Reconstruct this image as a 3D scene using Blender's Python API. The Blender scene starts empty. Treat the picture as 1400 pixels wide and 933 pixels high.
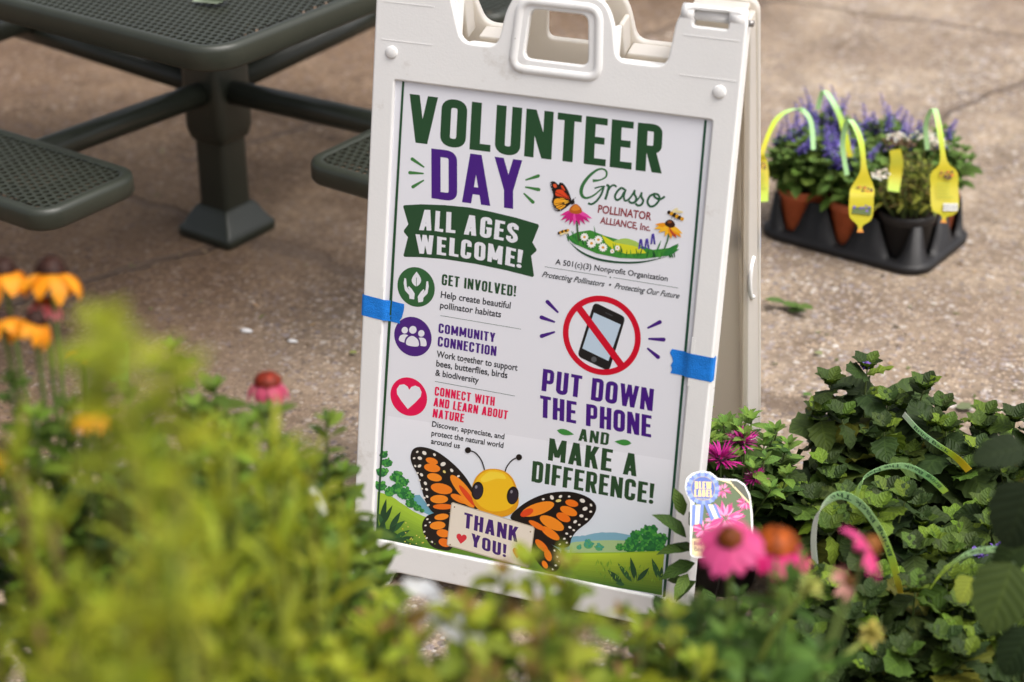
import bpy, bmesh, math, random
import numpy as np
from mathutils import Vector, Matrix

random.seed(7)
rng = np.random.default_rng(11)
scn = bpy.context.scene
col = scn.collection

# ------------------------------------------------------------------ camera, sky, sun, exposure
CAM_LOC = np.array([1.0642, -2.7291, 2.0631])
CAM_ROT = np.array([[0.9338, -0.1576, 0.3213], [0.3578, 0.4325, -0.8276], [-0.0085, 0.8878, 0.4602]])
FPX = 2722.0                                    # focal length in pixels of a 1400 px wide frame (70 mm on 36 mm)
cd = bpy.data.cameras.new("camera")
cd.sensor_width = 36.0
cd.lens = FPX / 1400 * 36
cd.clip_start, cd.clip_end = 0.05, 300
cd.dof.use_dof = True
cd.dof.focus_distance = 3.56
cd.dof.aperture_fstop = 2.3
cam = bpy.data.objects.new("camera", cd)
col.objects.link(cam)
M = Matrix([list(map(float, r)) for r in CAM_ROT]).to_4x4()
M.translation = Vector(CAM_LOC)
cam.matrix_world = M
scn.camera = cam

SUN_EL, SUN_AZ = math.radians(62), math.radians(97)     # azimuth from +Y towards +X
w = bpy.data.worlds.new("World")
scn.world = w
w.use_nodes = True
nt = w.node_tree
sky = nt.nodes.new("ShaderNodeTexSky")
sky.sky_type = 'NISHITA'
sky.sun_disc = False
sky.sun_elevation, sky.sun_rotation = SUN_EL, SUN_AZ
sky.air_density, sky.dust_density, sky.ozone_density = 0.6, 6.0, 0.4
nt.nodes["Background"].inputs[1].default_value = 0.15
hs = nt.nodes.new("ShaderNodeHueSaturation")        # thin cloud: paler sky
hs.inputs["Saturation"].default_value = 0.35
nt.links.new(sky.outputs[0], hs.inputs["Color"])
nt.links.new(hs.outputs[0], nt.nodes["Background"].inputs[0])
sd = bpy.data.lights.new("sun", 'SUN')
sd.energy, sd.angle, sd.color = 1.2, math.radians(45), (1.0, 0.95, 0.89)
sun = bpy.data.objects.new("sun", sd)
col.objects.link(sun)
sv = Vector((math.sin(SUN_AZ) * math.cos(SUN_EL), math.cos(SUN_AZ) * math.cos(SUN_EL), math.sin(SUN_EL)))
sun.rotation_euler = sv.to_track_quat('Z', 'Y').to_euler()
sun.location = sv * 8
vs = scn.view_settings
vs.view_transform, vs.look, vs.gamma, vs.exposure = "Standard", "None", 1.0, 0.63
vs.use_curve_mapping = False
scn.render.engine = 'CYCLES'
scn.cycles.use_denoising = True

# ------------------------------------------------------------------ measuring helpers (photo measurements to metres)
def at(px, py, d):
    return CAM_LOC + CAM_ROT @ np.array([(px - 700) / FPX, (466.5 - py) / FPX, -1.0]) * d

def ground_at(px, py, z=0.0):
    d = CAM_ROT @ np.array([(px - 700) / FPX, (466.5 - py) / FPX, -1.0])
    return CAM_LOC + d * ((z - CAM_LOC[2]) / d[2])

TILT = math.radians(12)
def P(p):                                        # measured point of the print -> (x, s) on the tilted board, metres
    d = CAM_ROT @ np.array([(p[0] - 700) / FPX, (466.5 - p[1]) / FPX, -1.0])
    n = np.array([0, -math.cos(TILT), math.sin(TILT)])
    q = CAM_LOC - d * ((n @ CAM_LOC) / (n @ d))
    return (q[0], q[1] * math.sin(TILT) + q[2] * math.cos(TILT))

def Z(ox, oy, s):
    return lambda x, y: (ox + x / s, oy + y / s)

# ------------------------------------------------------------------ materials
def lin(c):
    if isinstance(c, str):
        c = tuple(int(c[i:i + 2], 16) / 255 for i in (0, 2, 4))
    return tuple(((v + 0.055) / 1.055) ** 2.4 if v > 0.04045 else v / 12.92 for v in c)

def new_mat(name):
    m = bpy.data.materials.new(name)
    m.use_nodes = True
    return m, m.node_tree.nodes, m.node_tree.links, m.node_tree.nodes["Principled BSDF"]

def plain(name, c, rough=0.5, spec=0.5, noise=0.0, nscale=20, bump=0.0, bscale=200, dirt=None, metal=0.0):
    m, n, l, b = new_mat(name)
    b.inputs["Roughness"].default_value = rough
    b.inputs["Specular IOR Level"].default_value = spec
    b.inputs["Metallic"].default_value = metal
    tc = n.new("ShaderNodeTexCoord")
    nz = n.new("ShaderNodeTexNoise")
    nz.inputs["Scale"].default_value = nscale
    nz.inputs["Detail"].default_value = 6
    l.new(tc.outputs["Object"], nz.inputs["Vector"])
    rp = n.new("ShaderNodeValToRGB")
    lo = tuple(max(0, v * (1 - noise)) for v in c)
    hi = tuple(min(1, v * (1 + noise)) for v in c)
    rp.color_ramp.elements[0].position, rp.color_ramp.elements[1].position = 0.3, 0.7
    rp.color_ramp.elements[0].color = (*lo, 1)
    rp.color_ramp.elements[1].color = (*hi, 1)
    l.new(nz.outputs["Fac"], rp.inputs[0])
    out = rp.outputs[0]
    if dirt:
        n2 = n.new("ShaderNodeTexNoise")
        n2.inputs["Scale"].default_value = dirt[1]
        n2.inputs["Detail"].default_value = 8
        n2.inputs["Roughness"].default_value = 0.7
        l.new(tc.outputs["Object"], n2.inputs["Vector"])
        r2 = n.new("ShaderNodeValToRGB")
        r2.color_ramp.elements[0].position, r2.color_ramp.elements[1].position = dirt[2], dirt[2] + 0.12
        r2.color_ramp.elements[0].color = (0, 0, 0, 1)
        r2.color_ramp.elements[1].color = (dirt[3],) * 3 + (1,)
        l.new(n2.outputs["Fac"], r2.inputs[0])
        mx = n.new("ShaderNodeMix")
        mx.data_type = 'RGBA'
        l.new(r2.outputs[0], mx.inputs[0])
        l.new(out, mx.inputs[6])
        mx.inputs[7].default_value = (*dirt[0], 1)
        out = mx.outputs[2]
    l.new(out, b.inputs["Base Color"])
    if bump:
        n3 = n.new("ShaderNodeTexNoise")
        n3.inputs["Scale"].default_value = bscale
        n3.inputs["Detail"].default_value = 4
        l.new(tc.outputs["Object"], n3.inputs["Vector"])
        bp = n.new("ShaderNodeBump")
        bp.inputs["Strength"].default_value = bump
        bp.inputs["Distance"].default_value = 0.004
        l.new(n3.outputs["Fac"], bp.inputs["Height"])
        l.new(bp.outputs[0], b.inputs["Normal"])
    return m

def board_plastic(name="white_plastic", transl=0.10):
    """thin white polyethylene: lets a little light through, scuffed and specked"""
    m = plain(name, (0.86, 0.852, 0.84), 0.45, 0.35, 0.02, 6, 0.08, 240, dirt=((0.46, 0.40, 0.33), 7, 0.60, 0.55))
    n, l = m.node_tree.nodes, m.node_tree.links
    b = n["Principled BSDF"]
    src = b.inputs["Base Color"].links[0].from_socket
    tc = n.new("ShaderNodeTexCoord")
    vo = n.new("ShaderNodeTexVoronoi"); vo.inputs["Scale"].default_value = 34
    l.new(tc.outputs["Object"], vo.inputs["Vector"])
    sc_ = n.new("ShaderNodeSeparateColor"); l.new(vo.outputs["Color"], sc_.inputs[0])
    rr = n.new("ShaderNodeMath"); rr.operation = 'MULTIPLY'; rr.inputs[1].default_value = 0.075
    l.new(sc_.outputs[1], rr.inputs[0])
    lt = n.new("ShaderNodeMath"); lt.operation = 'LESS_THAN'
    l.new(vo.outputs["Distance"], lt.inputs[0]); l.new(rr.outputs[0], lt.inputs[1])
    g1 = n.new("ShaderNodeMath"); g1.operation = 'GREATER_THAN'; g1.inputs[1].default_value = 0.72
    l.new(sc_.outputs[0], g1.inputs[0])
    am = n.new("ShaderNodeMath"); am.operation = 'MULTIPLY'
    l.new(lt.outputs[0], am.inputs[0]); l.new(g1.outputs[0], am.inputs[1])
    mx = n.new("ShaderNodeMix"); mx.data_type = 'RGBA'
    l.new(am.outputs[0], mx.inputs[0]); l.new(src, mx.inputs[6]); mx.inputs[7].default_value = (0.16, 0.12, 0.09, 1)
    l.new(mx.outputs[2], b.inputs["Base Color"])
    t = n.new("ShaderNodeBsdfTranslucent"); t.inputs[0].default_value = (0.86, 0.80, 0.70, 1)
    ms = n.new("ShaderNodeMixShader"); ms.inputs[0].default_value = transl
    l.new(b.outputs[0], ms.inputs[1]); l.new(t.outputs[0], ms.inputs[2]); l.new(ms.outputs[0], n["Material Output"].inputs[0])
    return m

def attr_mat(name, rough=0.5, spec=0.5, transl=0.0, veins=False, coat=0.0, vary=0.0):
    """colour comes from the mesh's own colour layer (printed ink, leaf colour)"""
    m, n, l, b = new_mat(name)
    b.inputs["Roughness"].default_value = rough
    b.inputs["Specular IOR Level"].default_value = spec
    a = n.new("ShaderNodeAttribute")
    a.attribute_name = "ink"
    out = a.outputs["Color"]
    if veins:
        uv = n.new("ShaderNodeUVMap")
        sp = n.new("ShaderNodeSeparateXYZ")
        l.new(uv.outputs[0], sp.inputs[0])
        ab = n.new("ShaderNodeMath"); ab.operation = 'ABSOLUTE'
        l.new(sp.outputs[0], ab.inputs[0])
        # side veins: sin((v*9 - |u|*2.2)*2pi); midrib where |u| is small
        m1 = n.new("ShaderNodeMath"); m1.operation = 'MULTIPLY'; m1.inputs[1].default_value = -2.0
        l.new(ab.outputs[0], m1.inputs[0])
        m2 = n.new("ShaderNodeMath"); m2.operation = 'MULTIPLY_ADD'; m2.inputs[1].default_value = 7.0
        l.new(sp.outputs[1], m2.inputs[0]); l.new(m1.outputs[0], m2.inputs[2])
        m3 = n.new("ShaderNodeMath"); m3.operation = 'PINGPONG'; m3.inputs[1].default_value = 0.5
        l.new(m2.outputs[0], m3.inputs[0])
        s1 = n.new("ShaderNodeMapRange"); s1.inputs[1].default_value = 0.0; s1.inputs[2].default_value = 0.14
        l.new(m3.outputs[0], s1.inputs[0])
        s2 = n.new("ShaderNodeMapRange"); s2.inputs[1].default_value = 0.02; s2.inputs[2].default_value = 0.10
        l.new(ab.outputs[0], s2.inputs[0])
        mn = n.new("ShaderNodeMath"); mn.operation = 'MINIMUM'
        l.new(s1.outputs[0], mn.inputs[0]); l.new(s2.outputs[0], mn.inputs[1])
        mx = n.new("ShaderNodeMix"); mx.data_type = 'RGBA'; mx.blend_type = 'MULTIPLY'
        mx.inputs[0].default_value = 1.0
        l.new(out, mx.inputs[6])
        rr = n.new("ShaderNodeValToRGB")
        rr.color_ramp.elements[0].color = (1.4, 1.34, 1.2, 1)
        rr.color_ramp.elements[1].color = (1, 1, 1, 1)
        l.new(mn.outputs[0], rr.inputs[0]); l.new(rr.outputs[0], mx.inputs[7])
        out = mx.outputs[2]
        bp = n.new("ShaderNodeBump")
        bp.inputs["Strength"].default_value = 0.55
        bp.inputs["Distance"].default_value = 0.003
        l.new(m3.outputs[0], bp.inputs["Height"])
        l.new(bp.outputs[0], b.inputs["Normal"])
    if vary:
        tc = n.new("ShaderNodeTexCoord")
        nz = n.new("ShaderNodeTexNoise"); nz.inputs["Scale"].default_value = 60; nz.inputs["Detail"].default_value = 5
        l.new(tc.outputs["Object"], nz.inputs["Vector"])
        mr = n.new("ShaderNodeMapRange"); mr.inputs[3].default_value = 1 - vary; mr.inputs[4].default_value = 1 + vary
        l.new(nz.outputs["Fac"], mr.inputs[0])
        mv = n.new("ShaderNodeVectorMath"); mv.operation = 'SCALE'
        l.new(out, mv.inputs[0]); l.new(mr.outputs[0], mv.inputs["Scale"])
        out = mv.outputs[0]
    l.new(out, b.inputs["Base Color"])
    if transl:
        o = n["Material Output"]
        t = n.new("ShaderNodeBsdfTranslucent")
        l.new(out, t.inputs[0])
        ms = n.new("ShaderNodeMixShader")
        ms.inputs[0].default_value = transl
        l.new(b.outputs[0], ms.inputs[1]); l.new(t.outputs[0], ms.inputs[2])
        l.new(ms.outputs[0], o.inputs[0])
    return m

def ground_mat():
    m, n, l, b = new_mat("washed_concrete")
    b.inputs["Roughness"].default_value = 0.9
    b.inputs["Specular IOR Level"].default_value = 0.25
    tc = n.new("ShaderNodeTexCoord")
    co = tc.outputs["Object"]
    def noise(s, d=6, r=0.6, vec=None):
        x = n.new("ShaderNodeTexNoise")
        x.inputs["Scale"].default_value, x.inputs["Detail"].default_value, x.inputs["Roughness"].default_value = s, d, r
        l.new(vec or co, x.inputs["Vector"])
        return x.outputs["Fac"]
    def ramp(f, *els):
        x = n.new("ShaderNodeValToRGB")
        while len(x.color_ramp.elements) < len(els):
            x.color_ramp.elements.new(0.5)
        for e, (p, c) in zip(x.color_ramp.elements, els):
            e.position = p; e.color = (*c, 1)
        l.new(f, x.inputs[0])
        return x.outputs[0]
    def mix(f, a, c, mode='MIX'):
        x = n.new("ShaderNodeMix"); x.data_type = 'RGBA'; x.blend_type = mode
        if isinstance(f, float): x.inputs[0].default_value = f
        else: l.new(f, x.inputs[0])
        l.new(a, x.inputs[6])
        if isinstance(c, tuple): x.inputs[7].default_value = (*c, 1)
        else: l.new(c, x.inputs[7])
        return x.outputs[2]
    def math_(op, a, c=None, d=None):
        x = n.new("ShaderNodeMath"); x.operation = op
        for i, q in enumerate((a, c, d)):
            if q is None: continue
            if isinstance(q, (int, float)): x.inputs[i].default_value = q
            else: l.new(q, x.inputs[i])
        return x.outputs[0]
    # cement
    base = ramp(noise(1.3, 8, 0.62), (0.32, (0.18, 0.136, 0.098)), (0.50, (0.335, 0.268, 0.20)), (0.68, (0.48, 0.40, 0.31)))
    fine = ramp(noise(38, 8, 0.75), (0.30, (0.50, 0.48, 0.46)), (0.62, (1.12, 1.12, 1.12)))
    base = mix(1.0, base, fine, 'MULTIPLY')
    blot = ramp(noise(5.5, 9, 0.68), (0.33, (0.58, 0.55, 0.52)), (0.50, (0.98, 0.98, 0.98)), (0.66, (1.30, 1.27, 1.22)))
    base = mix(1.0, base, blot, 'MULTIPLY')
    # pebbles
    vo = n.new("ShaderNodeTexVoronoi")
    vo.inputs["Scale"].default_value = 105
    vo.inputs["Randomness"].default_value = 1.0
    l.new(co, vo.inputs["Vector"])
    sepc = n.new("ShaderNodeSeparateColor")
    l.new(vo.outputs["Color"], sepc.inputs[0])
    pc = ramp(sepc.outputs[0], (0.0, (0.10, 0.09, 0.10)), (0.18, (0.23, 0.18, 0.155)), (0.45, (0.46, 0.35, 0.25)),
              (0.7, (0.62, 0.51, 0.40)), (0.88, (0.34, 0.31, 0.34)), (1.0, (0.80, 0.76, 0.70)))
    vdist = vo.outputs["Distance"]
    edge = ramp(vdist, (0.35, (1, 1, 1)), (0.75, (0, 0, 0)))
    present = math_('GREATER_THAN', sepc.outputs[1], 0.35)
    amt = math_('MULTIPLY', edge, present)
    patch = ramp(noise(0.9, 4, 0.6), (0.36, (0.25, 0.25, 0.25)), (0.56, (0.95, 0.95, 0.95)))
    amt = math_('MULTIPLY', amt, patch)
    c = mix(amt, base, pc)
    v2 = n.new("ShaderNodeTexVoronoi"); v2.inputs["Scale"].default_value = 48
    l.new(co, v2.inputs["Vector"])
    s3 = n.new("ShaderNodeSeparateColor"); l.new(v2.outputs["Color"], s3.inputs[0])
    big = math_('MULTIPLY', math_('GREATER_THAN', s3.outputs[1], 0.80), math_('LESS_THAN', v2.outputs["Distance"], 0.40))
    c = mix(math_('MULTIPLY', big, patch), c, ramp(s3.outputs[0], (0.0, (0.13, 0.12, 0.13)), (0.4, (0.36, 0.33, 0.36)), (0.7, (0.50, 0.42, 0.34)), (1.0, (0.72, 0.69, 0.66))))
    # stains and darker, weathered patches
    st = ramp(noise(0.75, 7, 0.6), (0.42, (0, 0, 0)), (0.60, (1, 1, 1)))
    c = mix(math_('MULTIPLY', st, 0.50), c, (0.22, 0.155, 0.112))
    sm = ramp(noise(5.0, 6, 0.7), (0.50, (0, 0, 0)), (0.72, (1, 1, 1)))
    c = mix(math_('MULTIPLY', sm, 0.55), c, (0.17, 0.125, 0.095))
    # brown stain plus table shade put into the colour, stronger to the left
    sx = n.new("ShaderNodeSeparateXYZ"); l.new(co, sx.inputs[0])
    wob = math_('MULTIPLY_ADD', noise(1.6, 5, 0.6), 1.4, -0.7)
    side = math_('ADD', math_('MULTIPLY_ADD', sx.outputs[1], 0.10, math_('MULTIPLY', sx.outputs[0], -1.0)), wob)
    stain_shade = n.new("ShaderNodeMapRange"); stain_shade.interpolation_type = 'SMOOTHSTEP'
    stain_shade.inputs[1].default_value, stain_shade.inputs[2].default_value = 0.30, 1.5
    l.new(side, stain_shade.inputs[0])
    c = mix(math_('MULTIPLY', stain_shade.outputs[0], 0.9), c, mix(1.0, c, (0.48, 0.39, 0.315), 'MULTIPLY'))
    # joints: distance to measured line segments, wobbling
    wv = n.new("ShaderNodeTexNoise"); wv.inputs["Scale"].default_value = 7; wv.inputs["Detail"].default_value = 5
    l.new(co, wv.inputs["Vector"])
    va = n.new("ShaderNodeVectorMath"); va.operation = 'MULTIPLY_ADD'
    l.new(wv.outputs["Color"], va.inputs[0]); va.inputs[1].default_value = (0.10, 0.10, 0); l.new(co, va.inputs[2])
    segs = [((-1.20, 1.285), (6, -0.58), 0.019), ((-1.20, 1.285), (-3.2, -1.55), 0.011), ((-1.20, 1.285), (-8, 3.3), 0.009),
            ((0.05, 2.22), (2.2, 6.9), 0.010), ((-1.6, 1.7), (1.2, 6.3), 0.009), ((-6, 4.2), (6, 2.9), 0.008),
            ((0.05, 2.22), (-0.4, 1.05), 0.003), ((2.0, 0.4), (0.55, -2.4), 0.011), ((-3.5, 2.1), (-1.5, 6.5), 0.010)]
    jd = None
    for A, B, wd in segs:
        ax, ay = A; dx, dy = B[0] - ax, B[1] - ay
        L2 = dx * dx + dy * dy
        s2 = n.new("ShaderNodeSeparateXYZ"); l.new(va.outputs[0], s2.inputs[0])
        X = math_('SUBTRACT', s2.outputs[0], ax + 0.05); Y = math_('SUBTRACT', s2.outputs[1], ay + 0.05)
        t = math_('MULTIPLY_ADD', X, dx / L2, math_('MULTIPLY', Y, dy / L2))
        cl = n.new("ShaderNodeClamp"); l.new(t, cl.inputs[0])
        ex = math_('MULTIPLY_ADD', cl.outputs[0], -dx, X); ey = math_('MULTIPLY_ADD', cl.outputs[0], -dy, Y)
        dd = math_('SQRT', math_('MULTIPLY_ADD', ex, ex, math_('MULTIPLY', ey, ey)))
        mr = n.new("ShaderNodeMapRange"); mr.interpolation_type = 'SMOOTHSTEP'
        mr.inputs[1].default_value, mr.inputs[2].default_value = wd * 0.5, wd * 2.6
        mr.inputs[3].default_value, mr.inputs[4].default_value = 0, 1
        l.new(dd, mr.inputs[0])
        jd = mr.outputs[0] if jd is None else math_('MINIMUM', jd, mr.outputs[0])
    c = mix(math_('MULTIPLY', math_('SUBTRACT', 1.0, jd), 0.62), c, (0.115, 0.082, 0.062))
    l.new(c, b.inputs["Base Color"])
    # relief
    h = math_('MULTIPLY', math_('SUBTRACT', 1.0, vdist), math_('MULTIPLY', amt, 0.0035))
    h = math_('ADD', h, math_('MULTIPLY', noise(45, 6, 0.7), 0.0045))
    h = math_('ADD', h, math_('MULTIPLY', noise(4, 6, 0.62), 0.024))
    h = math_('ADD', h, math_('MULTIPLY', jd, 0.014))
    bp = n.new("ShaderNodeBump")
    bp.inputs["Strength"].default_value = 0.9
    bp.inputs["Distance"].default_value = 1.0
    l.new(h, bp.inputs["Height"])
    l.new(bp.outputs[0], b.inputs["Normal"])
    return m

MAT = dict(
    white=board_plastic(),
    thin_white=board_plastic("thin_white_plastic", 0.55),
    ink=attr_mat("printed_ink", 0.32, 0.45),
    tape=plain("blue_tape", lin("1a7ad6"), 0.6, 0.25, 0.14, 45, 0.5, 420),
    steel=plain("green_coated_steel", (0.025, 0.029, 0.020), 0.42, 0.5, 0.10, 14, 0.06, 150),
    steel_post=plain("dark_green_painted_steel", (0.020, 0.024, 0.017), 0.36, 0.5, 0.12, 10, 0.05, 150),
    bolt=plain("dull_zinc", (0.28, 0.27, 0.26), 0.4, 0.5, 0.1, 40, metal=0.8),
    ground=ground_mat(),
    tray=plain("black_plastic", (0.013, 0.0125, 0.0135), 0.5, 0.35, 0.15, 20, 0.05, 90, dirt=((0.09, 0.07, 0.06), 14, 0.62, 0.5)),
    terra=plain("terracotta_plastic", (0.46, 0.11, 0.04), 0.55, 0.4, 0.12, 12, 0.08, 120, dirt=((0.16, 0.07, 0.045), 12, 0.60, 0.5)),
    soil=plain("potting_soil", (0.030, 0.021, 0.015), 0.95, 0.2, 0.6, 90, 0.9, 130),
    leaf=attr_mat("leaf_green", 0.60, 0.22, 0.20, True),
    dark=attr_mat("dark_leaf", 0.65, 0.12, 0.12, True),
    soft=attr_mat("soft_leaf", 0.55, 0.18, 0.34),
    stem=attr_mat("stem_green", 0.55, 0.3),
    petal=attr_mat("petal", 0.55, 0.3, 0.30),
    tag=attr_mat("plastic_tag", 0.42, 0.35, 0.16),
    debris=attr_mat("dry_leaf", 0.7, 0.2, 0.1),
)

# ------------------------------------------------------------------ object helpers
def tag(o, label=None, cat=None, group=None, kind=None):
    if label: o["label"] = label
    if cat: o["category"] = cat
    if group: o["group"] = group
    if kind: o["kind"] = kind
    return o

def empty(name, loc, rz=0.0, **kw):
    o = bpy.data.objects.new(name, None)
    o.empty_display_size = 0.05
    o.location = Vector([float(v) for v in loc])
    o.rotation_euler = (0, 0, rz)
    col.objects.link(o)
    return tag(o, **kw)

class MB:
    """collects geometry for ONE mesh object"""
    def __init__(s):
        s.v, s.f, s.c, s.uv, s.smooth = [], [], [], [], []
    def add(s, verts, faces, color=(1, 1, 1), smooth=True, uvs=None, vcol=None):
        b = len(s.v)
        s.v.extend([tuple(map(float, q)) for q in verts])
        for i, f in enumerate(faces):
            s.f.append(tuple(b + k for k in f))
            s.smooth.append(smooth)
            if vcol is None:
                s.c.append([color] * len(f))
            else:
                s.c.append([vcol[k] for k in f])
            s.uv.append([uvs[k] for k in f] if uvs is not None else [(0.5, 0.5)] * len(f))
    def box(s, c, size, color=(1, 1, 1), R=None):
        x, y, z = [q / 2 for q in size]
        vs_ = np.array([(-x, -y, -z), (x, -y, -z), (x, y, -z), (-x, y, -z), (-x, -y, z), (x, -y, z), (x, y, z), (-x, y, z)])
        if R is not None: vs_ = vs_ @ np.array(R).T
        s.add(vs_ + np.array(c), [(0, 3, 2, 1), (4, 5, 6, 7), (0, 1, 5, 4), (1, 2, 6, 5), (2, 3, 7, 6), (3, 0, 4, 7)], color, False)
    def tube(s, pts, radii, color=(1, 1, 1), seg=8, cap=True):
        pts = [np.array(p, float) for p in pts]
        if isinstance(radii, (int, float)): radii = [radii] * len(pts)
        ring, up = [], np.array([0, 0, 1.0])
        for i, p in enumerate(pts):
            t = pts[min(i + 1, len(pts) - 1)] - pts[max(i - 1, 0)]
            t /= (np.linalg.norm(t) + 1e-9)
            a = np.cross(t, up)
            if np.linalg.norm(a) < 0.05: a = np.cross(t, np.array([1.0, 0, 0]))
            a /= np.linalg.norm(a); c = np.cross(a, t)
            for k in range(seg):
                th = 2 * math.pi * k / seg
                ring.append(p + radii[i] * (math.cos(th) * a + math.sin(th) * c))
        fs = [(i * seg + k, i * seg + (k + 1) % seg, (i + 1) * seg + (k + 1) % seg, (i + 1) * seg + k)
              for i in range(len(pts) - 1) for k in range(seg)]
        if cap:
            fs += [tuple(range(seg))[::-1], tuple((len(pts) - 1) * seg + k for k in range(seg))]
        s.add(ring, fs, color)
    def lathe(s, prof, c=(0, 0, 0), seg=28, color=(1, 1, 1), jit=None):
        vs_ = []
        for r, z in prof:
            for k in range(seg):
                th = 2 * math.pi * k / seg
                vs_.append((c[0] + r * math.cos(th), c[1] + r * math.sin(th), c[2] + z))
        fs = [(i * seg + k, i * seg + (k + 1) % seg, (i + 1) * seg + (k + 1) % seg, (i + 1) * seg + k)
              for i in range(len(prof) - 1) for k in range(seg)]
        s.add(vs_, fs, color)
    def build(s, name, mat, parent=None, loc=None, mat_matrix=None):
        me = bpy.data.meshes.new(name)
        me.from_pydata(s.v, [], s.f)
        me.materials.append(mat)
        me.polygons.foreach_set("use_smooth", s.smooth)
        ca = me.color_attributes.new("ink", 'FLOAT_COLOR', 'CORNER')
        flat = [x for f in s.c for q in f for x in (*q[:3], 1.0)]
        ca.data.foreach_set("color", flat)
        uvl = me.uv_layers.new(name="UVMap")
        uvl.data.foreach_set("uv", [x for f in s.uv for q in f for x in q])
        me.update()
        o = bpy.data.objects.new(name, me)
        col.objects.link(o)
        if parent is not None: o.parent = parent
        if loc is not None: o.location = Vector([float(q) for q in loc])
        if mat_matrix is not None: o.matrix_local = mat_matrix
        return o

def catmull(pts, n=6, closed=False):
    pts = [np.array(p, float) for p in pts]
    out, N = [], len(pts)
    rngi = range(N) if closed else range(N - 1)
    for i in rngi:
        g = (lambda k: pts[k % N]) if closed else (lambda k: pts[min(max(k, 0), N - 1)])
        p0, p1, p2, p3 = g(i - 1), g(i), g(i + 1), g(i + 2)
        for j in range(n):
            t = j / n
            out.append(0.5 * ((2 * p1) + (-p0 + p2) * t + (2 * p0 - 5 * p1 + 4 * p2 - p3) * t * t + (-p0 + 3 * p1 - 3 * p2 + p3) * t ** 3))
    if not closed: out.append(pts[-1])
    return out

def round_poly(pts, r, n=5):
    """corner-rounded closed polygon; r may be a list"""
    N = len(pts); out = []
    for i in range(N):
        p = np.array(pts[i], float); a = np.array(pts[i - 1], float); b = np.array(pts[(i + 1) % N], float)
        rr = r[i] if isinstance(r, (list, tuple)) else r
        la, lb = np.linalg.norm(a - p), np.linalg.norm(b - p)
        rr = min(rr, la * 0.49, lb * 0.49)
        if rr < 1e-6:
            out.append(p); continue
        q0, q1 = p + (a - p) / la * rr, p + (b - p) / lb * rr
        for k in range(n + 1):
            t = k / n
            out.append((1 - t) ** 2 * q0 + 2 * t * (1 - t) * p + t * t * q1)
    return out

def slab(name, outline, holes, depth, bev, mat, parent, M4=None, bres=2):
    """plate with holes: 2-D outline extruded to a depth with rounded edges, as a mesh"""
    cu = bpy.data.curves.new(name, 'CURVE')
    cu.dimensions = '2D'; cu.fill_mode = 'BOTH'
    cu.extrude = max(depth / 2 - bev, 1e-5); cu.bevel_depth = bev; cu.bevel_resolution = bres; cu.offset = -bev
    for ring in [outline] + list(holes):
        sp = cu.splines.new('POLY')
        sp.points.add(len(ring) - 1)
        for pt, q in zip(sp.points, ring): pt.co = (float(q[0]), float(q[1]), 0, 1)
        sp.use_cyclic_u = True
    tmp = bpy.data.objects.new(name, cu)
    me = bpy.data.meshes.new_from_object(tmp)
    bpy.data.objects.remove(tmp); bpy.data.curves.remove(cu)
    me.name = name
    me.materials.clear(); me.materials.append(mat)
    bm = bmesh.new(); bm.from_mesh(me)
    bmesh.ops.remove_doubles(bm, verts=bm.verts, dist=1e-6)
    for f in bm.faces: f.smooth = abs(f.normal.z) < 0.999
    for e in bm.edges:
        if len(e.link_faces) == 2 and e.calc_face_angle(0) > 0.6: e.smooth = False
    bm.to_mesh(me); bm.free()
    o = bpy.data.objects.new(name, me)
    col.objects.link(o)
    if parent is not None: o.parent = parent
    if M4 is not None: o.matrix_local = M4
    return o

# ------------------------------------------------------------------ lettering
def rect(x0, y0, x1, y1): return [(x0, y0), (x1, y0), (x1, y1), (x0, y1)]
def par(xb, yb, xt, yt, hw): return [(xb - hw, yb), (xb + hw, yb), (xt + hw, yt), (xt - hw, yt)]
def stroke_path(pts, t, closed=False):
    """quads with shared mitred joints along a polyline"""
    p = [np.array(q, float) for q in pts]; N = len(p); L, R = [], []
    for i in range(N):
        a = p[i - 1] if (closed or i > 0) else p[i]; b = p[(i + 1) % N] if (closed or i < N - 1) else p[i]
        d1 = p[i] - a; d2 = b - p[i]
        d1 = d1 / (np.linalg.norm(d1) + 1e-12) if np.linalg.norm(d1) > 1e-9 else d2 / (np.linalg.norm(d2) + 1e-12)
        d2 = d2 / (np.linalg.norm(d2) + 1e-12) if np.linalg.norm(d2) > 1e-9 else d1
        m = d1 + d2; m /= (np.linalg.norm(m) + 1e-12)
        nn = np.array([-m[1], m[0]]); k = 1 / max(0.4, nn @ np.array([-d1[1], d1[0]]))
        tt = t[i] if isinstance(t, (list, tuple, np.ndarray)) else t
        L.append(p[i] + nn * tt / 2 * k); R.append(p[i] - nn * tt / 2 * k)
    return [[R[i], R[(i + 1) % N], L[(i + 1) % N], L[i]] for i in range(N if closed else N - 1)]
def ring_(x0, y0, x1, y1, t, r):
    h = t / 2
    return stroke_path(round_poly([(x0 + h, y0 + h), (x1 - h, y0 + h), (x1 - h, y1 - h), (x0 + h, y1 - h)], r, 6), t, True)

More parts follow.
